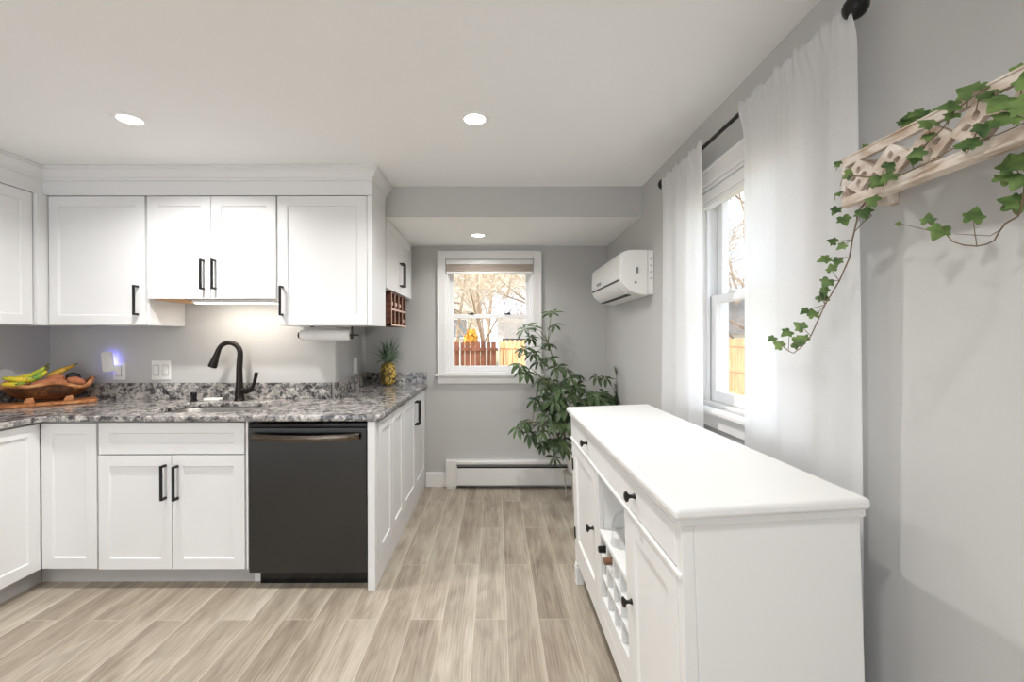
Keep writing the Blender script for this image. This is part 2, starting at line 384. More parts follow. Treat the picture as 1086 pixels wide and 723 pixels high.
def filled(name, outer, holes, z0, z1, mat, parent=None, axis='z', bevel=0, loc=None, n_off=True):
    """a flat plate with holes, of real thickness, through a filled 2D curve"""
    cu = bpy.data.curves.new('outline', 'CURVE'); cu.dimensions = '2D'; cu.fill_mode = 'BOTH'; cu.extrude = (z1 - z0) / 2 - bevel; cu.bevel_depth = bevel; cu.bevel_resolution = 2; cu.offset = -bevel
    for poly in [outer] + holes:
        sp = cu.splines.new('POLY'); sp.points.add(len(poly) - 1); sp.use_cyclic_u = True
        for p, c in zip(sp.points, poly): p.co = (c[0], c[1], 0, 1)
    tmp = bpy.data.objects.new('outline', cu); COL.objects.link(tmp)
    dg = bpy.context.evaluated_depsgraph_get()
    me = bpy.data.meshes.new_from_object(tmp.evaluated_get(dg)); bpy.data.objects.remove(tmp); bpy.data.curves.remove(cu)
    mid = (z0 + z1) / 2; off = Vector((0, 0, 0))
    if parent is not None: off = parent.location.copy()
    if loc is not None: off = Vector(loc)
    for vt in me.vertices:
        a, b, c = vt.co
        vt.co = Vector({'z': (a, b, c + mid), 'x': (c + mid, a, b), 'y': (a, c + mid, b)}[axis]) - off
    me.materials.clear(); me.materials.append(M[mat]); me.name = name
    o = bpy.data.objects.new(name, me); COL.objects.link(o)
    if loc is not None: o.location = loc
    if parent is not None: o.parent = parent
    return o
def rrect(x0, x1, y0, y1, r, n=6):
    p = []
    for cx_, cy_, a0 in ((x1 - r, y0 + r, -PI / 2), (x1 - r, y1 - r, 0), (x0 + r, y1 - r, PI / 2), (x0 + r, y0 + r, PI)):
        for i in range(n + 1): a = a0 + PI / 2 * i / n; p.append((cx_ + r * math.cos(a), cy_ + r * math.sin(a)))
    return p

# ================================================================== ROOM SHELL
T = .14
struct('floor', MB().box(XL - T, XR + T, YFRONT - T, YB + T, -.08, 0), 'floor')
struct('ceiling', MB().box(XL - T, XR + T, YFRONT - T, YW + .11, ZC, ZC + .1), 'ceiling')
struct('ceiling_nook', MB().box(XRW2 - T, XR + T, YW + .012, YB + T, ZH, ZH + .1), 'ceiling')
struct('wall_header', MB().box(XRW - .3, XR, YW, YW + .011, ZH, ZC), 'wall')
struct('wall_back', MB().box(XL - T, XRW2 - .12, YW, YW + .11, 0, ZC), 'wall')
struct('wall_left', MB().box(XL - T, XL, YFRONT - T, YW, 0, ZC), 'wall')
struct('wall_nook_left', MB().prism([(XRW, YW), (XRW2, YB), (XRW2 - .12, YB), (XRW2 - .12, YW)], 0, ZC), 'wall')
def wall_with_hole(name, axis, c0, c1, a0, a1, z0, z1, ha0, ha1, hz0, hz1):
    m = MB()
    def bx(p0, p1, q0, q1):
        if axis == 'y': m.box(p0, p1, c0, c1, q0, q1)
        else: m.box(c0, c1, p0, p1, q0, q1)
    bx(a0, ha0, z0, z1); bx(ha1, a1, z0, z1); bx(ha0, ha1, z0, hz0); bx(ha0, ha1, hz1, z1)
    return struct(name, m, 'wall')
BW = (-.448, .331, 1.005, 2.015)       # back window opening x0,x1,z0,z1
RW = (1.335, 2.105, 1.005, 2.015)      # right window opening y0,y1,z0,z1
wall_with_hole('wall_nook_back', 'y', YB, YB + T, XRW2 - T, XR + T, 0, ZC, *BW)
wall_with_hole('wall_right', 'x', XR, XR + T, YFRONT - T, YB, 0, ZC, *RW)
wall_with_hole('wall_front', 'y', YFRONT - T, YFRONT, XL, XR, 0, ZC, -2.75, -.9, .02, 2.12)
# added, unseen patio door around the fill light; bars set for dishwasher reflections
d3 = thing('added_patio_door', None, None, (-1.83, YFRONT - .07, 0)); d3['kind'] = 'structure'
m = MB()
for x0, x1, z0, z1 in ((-2.75, -2.68, .02, 2.12), (-.97, -.9, .02, 2.12), (-2.42, -2.30, .02, 2.12), (-2.68, -.97, .02, .1), (-2.68, -.97, 2.04, 2.12)):
    m.box(x0, x1, YFRONT - .10, YFRONT - .03, z0, z1)
m.build('added_door_frame', 'vinyl', d3, bevel=.004)
# baseboards
struct('baseboard_back', MB().box(-.625, -.445, YB - .014, YB, 0, .125).box(-.625, -.445, YB - .010, YB, .125, .131), 'trim', bevel=.003)
struct('baseboard_right', MB().box(XR - .014, XR, YFRONT, YB - .075, 0, .125), 'trim', bevel=.003)
struct('baseboard_left', MB().box(XL, XL + .014, YFRONT, 1.15, 0, .125), 'trim', bevel=.003)

# ------------------------------------------------------------------ windows
def make_window(n, o0, o1, z0, z1, axis, plane, wall_t, sgn):
    """double hung window; built facing -Y in (a, depth, z), depth measured outwards from the wall face"""
    w = thing('window_%d' % n, None, None, (0, 0, 0)); w['kind'] = 'structure'
    def mp_(p): return Vector((p.x, plane + p.y, p.z)) if axis == 'y' else Vector((plane + p.y, p.x, p.z))
    def part(name, mb, mat, bevel=.003, par=None, **kw):
        return mb.map(mp_).build(name, mat, par or w, bevel=bevel, world=False, **kw)
    c = .072
    m = MB()
    m.box(o0 - c, o0, -.018, 0, z0 - .005, z1 + c); m.box(o1, o1 + c, -.018, 0, z0 - .005, z1 + c); m.box(o0, o1, -.018, 0, z1, z1 + c)
    m.box(o0 - c, o0 - c + .014, -.026, -.018, z0 - .005, z1 + c); m.box(o1 + c - .014, o1 + c, -.026, -.018, z0 - .005, z1 + c); m.box(o0 - c, o1 + c, -.026, -.018, z1 + c - .014, z1 + c)
    part('casing', m, 'trim')
    part('sill', MB().box(o0 - c - .02, o1 + c + .02, -.045, .02, z0 - .024, z0 - .003), 'trim', .005)
    part('apron', MB().box(o0 - c, o1 + c, -.016, 0, z0 - .090, z0 - .024).box(o0 - c, o1 + c, -.024, 0, z0 - .040, z0 - .024), 'trim')
    m = MB(); m.box(o0, o0 + .016, 0, wall_t, z0, z1); m.box(o1 - .016, o1, 0, wall_t, z0, z1); m.box(o0, o1, 0, wall_t, z1 - .016, z1); m.box(o0, o1, .02, wall_t, z0 - .003, z0 + .012)
    m.box(o0 + .016, o0 + .03, .03, .045, z0, z1); m.box(o1 - .03, o1 - .016, .03, .045, z0, z1)
    part('jamb', m, 'vinyl', .002)
    zm = 1.527 if n == 1 else 1.512
    i0, i1 = o0 + .018, o1 - .018
    def sash(name, y0, y1, a0, a1, sw, rb, rt):
        s_ = MB().box(i0, i0 + sw, y0, y1, a0, a1).box(i1 - sw, i1, y0, y1, a0, a1).box(i0 + sw, i1 - sw, y0, y1, a0, a0 + rb).box(i0 + sw, i1 - sw, y0, y1, a1 - rt, a1)
        so = part(name, s_, 'vinyl', .003)
        part('pane', MB().box(i0 + sw - .004, i1 - sw + .004, (y0 + y1) / 2 - .002, (y0 + y1) / 2 + .002, a0 + rb - .004, a1 - rt + .004), 'pane', 0, so)
        return so
    sash('upper_sash', .082, .108, zm - .03, z1 - .017, .046, .036, .04)
    lo = sash('lower_sash', .050, .078, z0 + .013, zm + .004, .050, .05, .036)
    for f_ in (.28, .72):
        x = i0 + (i1 - i0) * f_
        part('sash_lock', MB().box(x - .028, x + .028, .042, .066, zm + .0045, zm + .013).box(x - .006, x + .02, .036, .056, zm + .013, zm + .019), 'bronze' if n == 1 else 'vinyl', .002, lo)
    return w
w1 = make_window(1, BW[0], BW[1], BW[2], BW[3], 'y', YB, T, 1)
w2 = make_window(2, RW[0], RW[1], RW[2], RW[3], 'x', XR, T, 1)
sh = thing('cellular_shade', 'beige pleated shade drawn up at the top of the small back window', 'window shade', (-.06, YB - .004, 1.91))
MB().box(BW[0] + .004, BW[1] - .004, YB - .022, YB + .028, 1.968, 2.006).build('headrail', 'plastic', sh, bevel=.004)
m = MB()
for i in range(5):
    z = 1.905 + i * .0125
    m.prism([(YB - .012, z), (YB - .019, z + .00625), (YB - .012, z + .0125), (YB + .018, z + .0125), (YB + .024, z + .00625), (YB + .018, z)], BW[0] + .008, BW[1] - .008, 'x')
m.build('pleats', 'shade', sh)
MB().box(BW[0] + .006, BW[1] - .006, YB - .020, YB + .026, 1.886, 1.905).build('bottom_rail', 'plastic', sh, bevel=.004)
sh2 = thing('cellular_shade', 'white shade cassette folded up at the top of the curtained window', 'window shade', (XR + .01, 1.72, 1.91))
MB().box(XR + .002, XR + .045, RW[0] + .018, RW[1] - .018, 1.945, 1.996).build('headrail', 'plastic', sh2, bevel=.006)
MB().box(XR + .004, XR + .040, RW[0] + .02, RW[1] - .02, 1.922, 1.944).build('bottom_rail', 'plastic', sh2, bevel=.004)

# ------------------------------------------------------------------ crown over the wall cabinets
def sweep(profile, path):
    """profile = (out, z) pairs, path = xy points; the outward side is to the right of travel"""
    m = MB(); n = len(profile); pts = [Vector((p[0], p[1])) for p in path]; vs = []
    for i, p in enumerate(pts):
        ns = []
        for a, b in ((i - 1, i), (i, i + 1)):
            if a >= 0 and b < len(pts): d = (pts[b] - pts[a]).normalized(); ns.append(Vector((d.y, -d.x)))
        nn = (ns[0] + ns[-1]).normalized(); k = 1 / max(.2, nn.dot(ns[0]))
        for o_, z in profile: q = p + nn * o_ * k; vs.append((q.x, q.y, z))
    L = len(pts)
    m.add(vs, [(i * n + k, i * n + (k + 1) % n, (i + 1) * n + (k + 1) % n, (i + 1) * n + k) for i in range(L - 1) for k in range(n)] + [tuple(range(n)), tuple((L - 1) * n + k for k in range(n))[::-1]])
    return m
XLU = -2.693
crown = [(-.02, 2.168), (.003, 2.168), (.003, 2.252), (.010, 2.254), (.010, 2.264), (.014, 2.268), (.020, 2.272), (.024, 2.282), (.032, 2.296), (.040, 2.306), (.046, 2.309), (.046, 2.318), (.052, 2.320), (.052, ZC - .001), (-.02, ZC - .001)]
struct('trim_1', sweep(crown, [(XLU, 1.2), (XLU, YU), (-.742, YU), (-.742, YW - .001)]), 'cab', smooth=True, ang=30)
struct('trim_2', MB().box(XL + .001, XLU - .021, 1.2, YW - .001, 2.168, ZC - .002).box(XLU - .0205, -.763, YU + .021, YW - .001, 2.168, ZC - .002), 'cab')

# ================================================================== CABINETS
def bar_handle(parent, x, z0, z1, y, mat='black'):
    m = MB().box(x - .0065, x + .0065, y - .037, y - .028, z0, z1)
    m.box(x - .0065, x + .0065, y - .029, y, z0, z0 + .012); m.box(x - .0065, x + .0065, y - .029, y, z1 - .012, z1)
    return m.build('handle', mat, parent, bevel=.0015, world=False)
def cabinet(name, label, loc, rz, w, depth, z0, z1, fronts, toe=False, hollow=False, cat='cabinet', x_from=0.0, side_gap=0.0):
    """local frame: fronts face -Y with their face at y = 0; x runs along the cabinet"""
    t = thing(name, label, cat, loc, rz)
    m = MB(); a, b = x_from, w
    if hollow:
        m.box(a, a + .018, .022, depth, z0, z1).box(b - .018, b, .022, depth, z0, z1).box(a + .018, b - .018, .022, depth, z0, z0 + .018).box(a + .018, b - .018, depth - .012, depth, z0 + .018, z1)
        m.box(a + .018, b - .018, .022, .04, z1 - .03, z1)
    else: m.box(a, b, .022, depth, z0, z1)
    m.build('carcass', 'cab', t, bevel=.0015, world=False)
    for (x0, x1, a0, a1, hd, kind) in fronts:
        if kind == 'drawer_front': d = MB().shaker(x0, x1, a0, a1, 0, st=.055).build(kind, 'cab', t, bevel=.0012, world=False)
        else: d = MB().shaker(x0, x1, a0, a1, 0).build(kind, 'cab', t, bevel=.0012, world=False)
        if hd: bar_handle(d, *hd, 0)
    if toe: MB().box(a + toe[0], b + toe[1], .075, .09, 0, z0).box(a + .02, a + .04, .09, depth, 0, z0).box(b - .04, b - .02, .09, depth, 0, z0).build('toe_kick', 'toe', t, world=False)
    return t
ZT = .884
# sink run
cabinet('base_cabinet', 'narrow white corner base cabinet with a blank door left of the sink doors', (-2.388, YF, 0), 0, .292, .62, .105, ZT - .004,
        [(.000, .288, .109, .874, None, 'door')], toe=(-.078, .0065))
cabinet('sink_base_cabinet', 'white sink base cabinet with a false drawer front over two black handled doors', (-2.090, YF, 0), 0, .776, .62, .105, ZT - .004,
        [(.003, .766, .710, .876, None, 'drawer_front'), (.000, .3835, .105, .704, (.3535, .476, .658), 'door'), (.3865, .766, .105, .704, (.4165, .474, .654), 'door')], toe=(0.001, 0), hollow=True)
# left run
cabinet('base_cabinet', 'white base cabinet at the left photo edge, below the fruit bowl side of the worktop', (-2.392, 1.60, 0), PI / 2, .700, .585, .105, ZT - .004,
        [(.215, .678, .109, .872, None, 'door')], toe=(0, .054))
cabinet('base_cabinet', 'white base cabinet farther along the left wall, towards the camera', (-2.392, 1.20, 0), PI / 2, .396, .585, .105, ZT - .004,
        [(.004, .392, .109, .872, (.35, .66, .84), 'door')], toe=(0, 0))
# peninsula side
t = thing('end_panel', 'white panelled cabinet end beside the dishwasher, facing the room', 'cabinet panel', (-.65, 2.262, 0))
MB().box(-.672, -.633, 2.262, 2.300, 0, ZT - .001).build('post', 'cab', t, bevel=.002)
m = MB().box(-.672, -.652, 2.302, 2.948, .0, ZT - .001)
m.build('board', 'cab', t, bevel=.001)
fx = lambda p: Vector((-.629 - p.y, p.x, p.z))
for a0, a1 in ((2.330, 2.636), (2.640, 2.946)):
    MB().shaker(a0, a1, .128, .868, 0, t=.022).map(lambda p: Vector((-.629 - p.y, p.x, p.z))).build('panel', 'cab', t, bevel=.0012)
MB().box(-.6515, -.633, 2.302, 2.948, 0, .122).build('plinth', 'cab', t, bevel=.002)
MB().box(-.6515, -.636, 2.302, 2.326, .123, .868).build('stile', 'cab', t, bevel=.001)
t = cabinet('base_cabinet', 'white two door base cabinet in the nook under the pineapple worktop', (XP, 2.950, 0), PI / 2, .900, .46, .0, ZT - .002,
        [(.004, .424, .128, .868, (.398, .645, .83), 'door'), (.428, .888, .128, .868, (.454, .645, .83), 'door')])
MB().box(0, .9, .004, .0215, 0, .122).build('plinth', 'cab', t, bevel=.002, world=False)
# wall cabinets
cabinet('wall_cabinet', 'tall single door white wall cabinet on the left, over the outlet and switch', (-2.668, YU, 0), 0, .588, .321, 1.398, 2.166,
        [(.008, .578, 1.400, 2.163, (.537, 1.456, 1.633), 'door')])
cabinet('wall_cabinet', 'short two door white wall cabinet above the faucet', (-2.0785, YU, 0), 0, .7765, .321, 1.556, 2.166,
        [(.003, .379, 1.554, 2.163, (.340, 1.607, 1.786), 'door'), (.382, .768, 1.554, 2.163, (.408, 1.607, 1.786), 'door')])
t = cabinet('wall_cabinet', 'tall single door white wall cabinet above the paper towel roll', (-1.3005, YU, 0), 0, .553, .321, 1.394, 2.166,
        [(.001, .531, 1.395, 2.163, (.029, 1.452, 1.628), 'door')])
MB().box(.5545, .560, .022, .321, 1.394, 2.166).box(.533, .560, .002, .0215, 1.394, 2.166).build('side_panel', 'cab', t, bevel=.001, world=False)
t = cabinet('wall_cabinet', 'white two door wall cabinet in the nook above the small wine rack', (-.738, 2.930, 0), PI / 2, .918, .33, 1.655, ZH - .002,
        [(.003, .427, 1.657, ZH - .004, (.398, 1.711, 1.892), 'door'), (.430, .862, 1.657, ZH - .004, (.458, 1.711, 1.892), 'door')])
cabinet('wall_cabinet', 'white wall cabinet on the left wall, cut off by the left photo edge', (-2.690, 1.65, 0), PI / 2, .880, .29, 1.398, 2.166,
        [(.44, .876, 1.400, 2.163, None, 'door'), (.003, .436, 1.400, 2.163, (.40, 1.456, 1.633), 'door')])
struct('trim_3', MB().box(XL + .002, -2.6695, 2.5315, YW - .001, 1.398, 2.166), 'cab')

# ------------------------------------------------------------------ worktop
ct = thing('countertop', 'speckled grey and white granite countertop around the corner with its low backsplash', 'countertop', (-1.7, 2.5, .885))
outer = [(XL + .001, 1.2), (-2.368, 1.2), (-2.368, YCF - .05)]
outer += [(-2.368 + .05 * (1 - math.cos(a)), YCF - .05 + .05 * math.sin(a)) for a in [PI / 2 * i / 5 for i in range(1, 6)]]
outer += [(XCE - .03 + .03 * math.sin(a), YCF + .03 - .03 * math.cos(a)) for a in [PI / 2 * i / 6 for i in range(7)]]
outer += [(XCE, YB - .001), (XRW2 + .001, YB - .001), (XRW + .001, YW - .001), (XL + .001, YW - .001)]
hole = rrect(-1.93, -1.40, 2.375, 2.745, .09)
filled('slab', outer, [hole[::-1]], .885, .915, 'granite', ct, bevel=.005)
bs = 1.022
MB().box(XL + .022, XRW - .0205, YW - .021, YW - .001, .9155, bs).build('backsplash', 'granite', ct, bevel=.002)
MB().box(XL + .001, XL + .021, 1.2, YW - .001, .9155, bs).build('backsplash', 'granite', ct, bevel=.002)
MB().prism([(XRW + .0015, YW - .021), (XRW + .0215, YW - .021), (XRW2 + .0225, YB - .001), (XRW2 + .0025, YB - .001)], .9155, bs).build('backsplash', 'granite', ct, bevel=.002)
MB().box(XRW2 + .024, XCE - .003, YB - .021, YB - .001, .9155, bs - .006).build('backsplash', 'granite', ct, bevel=.002)

# sink
sk = thing('kitchen_sink', 'stainless steel undermount sink set in the granite', 'sink', (-1.665, 2.56, .69))
def bowl_ring(x0, x1, y0, y1, r, z): return [(p[0], p[1], z) for p in rrect(x0, x1, y0, y1, r)]
rings = [bowl_ring(-1.95, -1.38, 2.355, 2.765, .10, .883), bowl_ring(-1.935, -1.395, 2.370, 2.750, .09, .883), bowl_ring(-1.93, -1.40, 2.375, 2.745, .088, .876), bowl_ring(-1.92, -1.41, 2.385, 2.735, .08, .72), bowl_ring(-1.89, -1.44, 2.415, 2.705, .06, .70)]
m = MB(); n = len(rings[0]); vs = [p for r_ in rings for p in r_]
m.add(vs, [(i * n + k, i * n + (k + 1) % n, (i + 1) * n + (k + 1) % n, (i + 1) * n + k) for i in range(len(rings) - 1) for k in range(n)] + [tuple((len(rings) - 1) * n + k for k in range(n))])
b = m.build('basin', 'steel', sk, smooth=True)
so = b.modifiers.new('thick', 'SOLIDIFY'); so.thickness = .0015; so.offset = 0
MB().lathe([(.0, .7015), (.04, .7015), (.045, .704), (.05, .7025)], (-1.665, 2.62, 0), 20).build('drain', 'steel', sk, smooth=True)

# faucet
FY = 2.815
fc = thing('kitchen_faucet', 'tall dark bronze gooseneck faucet with a side lever behind the sink', 'faucet', tuple(at(254, 422, FY).xy) + (.915,))
bx, by = fc.location.x, FY
m = MB().lathe([(.032, .9155), (.032, .921), (.028, .926), (.0265, .96), (.0255, .99), (.022, 1.01), (.0195, 1.06), (.0185, 1.12)], (bx, by, 0), 24)
m.build('base', 'bronze', fc, smooth=True)
topz = 1.302 - .02; px0 = bx
path = [Vector((bx, by, 1.12)), Vector((bx + .004, by, 1.18)), Vector((bx + .006, by, 1.215))]
ccx, ccz, rr_ = bx - .062, 1.222, .068
for i in range(0, 13):
    a = math.radians(0 + i * 13); path.append(Vector((ccx + rr_ * math.cos(a), by - .012 * i / 12, ccz + rr_ * math.sin(a))))
m = MB().tube(path, [.0185, .018, .0175] + [.017 - .0002 * i for i in range(13)], 16)
m.build('spout', 'bronze', fc, smooth=True)
e = path[-1]; dn = Vector((-.36, -.03, -1)).normalized()
MB().tube([e, e + dn * .012, e + dn * .04, e + dn * .085, e + dn * .120, e + dn * .124], [.015, .0165, .018, .024, .0275, .024], 18).build('spray_head', 'bronze', fc, smooth=True)
MB().tube([(bx + .015, by, .985), (bx + .045, by - .004, .975), (bx + .075, by - .006, .985), (bx + .088, by - .006, .998)], [.017, .018, .0175, .015], 14).build('valve_body', 'bronze', fc, smooth=True)
MB().tube([(bx + .082, by - .006, .99), (bx + .098, by - .008, 1.02), (bx + .112, by - .010, 1.075), (bx + .118, by - .011, 1.098)], [.010, .010, .0115, .0118], 12, flat=.75).build('lever', 'bronze', fc, smooth=True)
sd = thing('soap_dispenser', 'short black soap pump stub set in the granite left of the faucet', 'soap dispenser', tuple(at(205.6, 423.5, 2.80).xy) + (.915,))
sx_, sy_ = sd.location.x, 2.80
MB().lathe([(.024, .9155), (.024, .920), (.017, .923), (.016, .935), (.018, .940), (.0185, .968), (.016, .972)], (sx_, sy_, 0), 20).build('collar', 'black', sd, smooth=True)
MB().tube([(sx_, sy_, .962), (sx_ + .012, sy_ - .02, .967), (sx_ + .026, sy_ - .04, .962)], [.007, .007, .006], 10).build('nozzle', 'black', sd, smooth=True)
tag(MB().prism(rrect(-1.895, -1.785, 2.795, 2.855, .02), .9155, .930).build('sponge', 'soap', loc=(-1.84, 2.825, .9155), bevel=.004), 'flat white sponge lying on the granite between soap pump and faucet', 'sponge')

# dishwasher
dw = thing('dishwasher', 'black stainless steel dishwasher with a curved bar handle between white cabinets', 'dishwasher', (-.99, YF, 0))
MB().box(-1.302, -.678, YF + .02, YF + .60, .107, .868).build('tub', 'gloss', dw)
MB().box(-1.299, -.681, YF - .004, YF + .019, .086, .848).build('door', 'dsteel', dw, bevel=.004, seg=3)
MB().box(-1.299, -.681, YF, YF + .019, .851, .866).build('control_strip', 'gloss', dw, bevel=.002)
n = 14; pts = []
for i in range(n + 1):
    u = i / n; pts.append((-1.272 + u * .560, YF - .018 - .030 * (1 - (2 * u - 1) ** 2) ** .8, .806 - .006 * math.sin(PI * u)))
hb = MB()
secs = [(-.5, -1), (.5, -1), (.75, -.6), (.75, .6), (.5, 1), (-.5, 1), (-.75, .6), (-.75, -.6)]
vs = []
for p in pts:
    for a, b_ in secs: vs.append((p[0], p[1] + a * .012, p[2] + b_ * .0165))
hb.add(vs, [(i * 8 + k, i * 8 + (k + 1) % 8, (i + 1) * 8 + (k + 1) % 8, (i + 1) * 8 + k) for i in range(n) for k in range(8)] + [tuple(range(8)), tuple(n * 8 + k for k in range(8))])
hb.box(-1.272, -1.252, YF - .018, YF - .003, .797, .815).box(-.732, -.712, YF - .018, YF - .003, .797, .815)
hb.build('handle', 'hsteel', dw, smooth=True)
MB().box(-1.270, -.680, YF + .055, YF + .07, .0, .10).build('toe_kick', 'gloss', dw)
tag(MB().box(-1.313, -1.3035, YF, YF + .60, .104, ZT - .001).box(-1.313, -1.2705, YF + .075, YF + .09, 0, .1035).build('filler_strip', 'cab', loc=(-1.308, YF, 0)), 'thin white filler strip between sink cabinet and dishwasher', 'filler strip')

# under cabinet light
uc = thing('under_cabinet_light', 'slim white light bar glowing under the short wall cabinet', 'light', (-1.62, 2.72, 1.54))
MB().box(-1.86, -1.36, 2.66, 2.74, 1.536, 1.5545).build('housing', 'plastic', uc, bevel=.003)
MB().box(-1.85, -1.37, 2.665, 2.735, 1.532, 1.5355).build('diffuser', 'strip', uc)
area_light('under_cabinet_glow', (0, .0, -.012), (0, .25, -1), .46, .06, 1.6, (1, .90, .78), parent=uc)
struct('trim_4', MB().box(-2.06, -1.88, 2.62, 2.90, 1.549, 1.5545), 'woodraw')

# paper towel
pt = thing('paper_towel_holder', 'black under-cabinet paper towel holder with an arm at each end', 'paper towel holder', (-1.08, 2.74, 1.39))
PY = 2.74
c0 = at(319.5, 357, PY); c1 = at(372, 356, PY); zr = 1.337
m = MB().box(c1.x + .004, c1.x + .014, PY - .006, PY + .006, 1.330, 1.3935).box(c1.x + .001, c1.x + .05, PY - .006, PY + .006, zr - .006, zr + .006).box(c1.x + .001, c1.x + .014, PY - .010, PY + .010, 1.312, 1.345)
m.build('arm', 'black', pt, bevel=.002)
MB().tube([(c0.x - .012, PY, zr), (c1.x + .03, PY, zr)], .007, 12).build('rod', 'black', pt, smooth=True)
MB().lathe([(.006, -.016), (.018, -.014), (.02, -.006), (.014, 0)], (c0.x - .002, PY, zr), 16, 'x').build('end_cap', 'black', pt, smooth=True)
MB().box(c0.x + .06, c0.x + .08, PY - .012, PY + .012, 1.387, 1.3935).build('mount_plate', 'black', pt)
tr = thing('paper_towel_roll', 'white paper towel roll hanging under the right wall cabinet', 'paper towel roll', (-1.08, PY, 1.30))
m = MB().lathe([(.0085, 0), (.030, 0), (.0325, .003), (.0325, c1.x - c0.x - .005), (.030, c1.x - c0.x - .002), (.0085, c1.x - c0.x - .002), (.0085, 0)], (c0.x, PY, zr), 28, 'x', cap=False)
m.build('roll', 'paper', tr, smooth=True)
# wine rack
wr = thing('wine_rack', 'small dark brown wooden wine cubby hanging under the nook wall cabinet', 'wine rack', (-.86, 3.35, 1.405))
wx0, wx1, wy0, wy1, wz0, wz1 = -1.02, -.752, 3.118, 3.622, 1.408, 1.653
m = MB().box(wx0, wx1, wy0, wy0 + .014, wz0, wz1).box(wx0, wx1, wy1 - .014, wy1, wz0, wz1).box(wx0, wx1, wy0, wy1, wz0, wz0 + .012).box(wx0, wx1, wy0, wy1, wz1 - .01, wz1).box(wx0, wx0 + .01, wy0, wy1, wz0, wz1)
m.build('box', 'walnut', wr)
m = MB().box(wx0 + .01, wx1 - .004, wy0 + .014, wy1 - .014, 1.524, 1.534)
for k in range(1, 4):
    y = wy0 + (wy1 - wy0) * k / 4; m.box(wx0 + .01, wx1 - .004, y - .005, y + .005, wz0 + .012, wz1 - .01)
m.build('divider', 'walnut', wr)
m = MB().box(wx1 - .0035, wx1, wy0 + .014, wy1, 1.522, 1.536).box(wx1 + .0005, wx1 + .003, wy0, wy1, wz0, wz0 + .012).box(wx1 + .0005, wx1 + .003, wy0, wy0 + .012, wz0 + .012, wz1)
for k in range(1, 4):
    y = wy0 + (wy1 - wy0) * k / 4; m.box(wx1 - .0035, wx1, y - .004, y + .004, wz0 + .012, wz1 - .01)
m.build('front_edge', 'rackedge', wr)
for i, (k, r_, lab) in enumerate([(0, 1, 'cork end of a bottle in the upper cubby nearest the camera'), (1, 1, 'cork end of a bottle in the second upper cubby of the brown rack'), (2, 1, 'cork end of a bottle in the third upper cubby of the brown rack'), (3, 0, 'cork end of a bottle in the far lower cubby of the brown rack')]):
    y = wy0 + (wy1 - wy0) * (k + .5) / 4; z = (1.4205 if r_ == 0 else 1.5345) + .036
    bt = thing('wine_bottle', lab, 'bottle', (wx1 - .066, y, z), 0, 'bottles in the brown wine rack')
    MB().lathe([(.0, -.15), (.034, -.15), (.0355, -.14), (.0355, -.03), (.03, -.01), (.015, .02), (.0135, .06)], (wx1 - .066, y, z), 16, 'x').build('glass', 'bottle', bt, smooth=True)
    MB().lathe([(.0145, .03), (.0148, .062), (.0, .0635)], (wx1 - .066, y, z), 14, 'x').build('cap', 'rackedge', bt, smooth=True)

# outlets
def plate(name, label, x0, x1, z0, z1, n, cat):
    t = thing(name, label, cat, ((x0 + x1) / 2, YW, z0))
    MB().box(x0, x1, YW - .006, YW - .0005, z0, z1).build('cover_plate', 'plastic', t, bevel=.002)
    for i in range(n):
        c = x0 + (x1 - x0) * (i + .5) / n
        MB().box(c - .0185, c + .0185, YW - .0075, YW - .0062, (z0 + z1) / 2 - .0355, (z0 + z1) / 2 + .0355).build('groove_plate', 'grey', t)  # grey backing plate, the groove's dark outline put into its colour
        MB().box(c - .016, c + .016, YW - .010, YW - .0077, (z0 + z1) / 2 - .033, (z0 + z1) / 2 + .033).build('rocker' if n == 2 else 'receptacle', 'plastic', t, bevel=.002)
    return t
plate('wall_outlet', 'white wall outlet with a plug-in device above the granite', -2.562, -2.483, 1.042, 1.161, 1, 'outlet')
plate('light_switch', 'white double rocker light switch left of the faucet', -2.305, -2.178, 1.042, 1.170, 2, 'light switch')
ex = thing('wifi_extender', 'white tilted plug-in device with a blue glow, in the wall outlet', 'plug-in device', (-2.567, YW - .03, 1.09))
rot = Matrix.Rotation(math.radians(-5), 3, 'Y'); cc = Vector((-2.561, YW - .045, 1.165))
MB().prism(rrect(-.029, .029, -.066, .066, .014), -.016, .016, 'y').map(lambda p: cc + rot @ p).build('body', 'plastic', ex, bevel=.004, smooth=True)
MB().box(-2.545, -2.515, YW - .031, YW - .011, 1.10, 1.14).build('plug', 'plastic', ex, bevel=.002)
MB().prism([(p[0] * .9, p[1] * .9) for p in rrect(-.029, .029, -.066, .066, .014)], .0165, .019, 'y').map(lambda p: cc + rot @ p).build('led_ring', 'blue', ex)
pl = bpy.data.lights.new('blue_glow', 'POINT'); pl.energy = .09; pl.color = (.2, .2, 1); pl.shadow_soft_size = .006
plo = bpy.data.objects.new('blue_glow', pl); COL.objects.link(plo); plo.parent = ex; plo.location = (.0, .012, .085)
t = thing('wall_outlet', 'white outlet on the side wall left of the pineapple', 'outlet', (-1.115, 3.44, 1.03))
yy = 3.44; xx = XRW + (XRW2 - XRW) * (yy - YW) / (YB - YW)
MB().box(xx + .002, xx + .012, yy - .04, yy + .04, 1.04, 1.165).build('cover_plate', 'plastic', t, bevel=.002)
MB().box(xx + .0125, xx + .015, yy - .016, yy + .016, 1.07, 1.135).build('receptacle', 'plastic', t, bevel=.002)

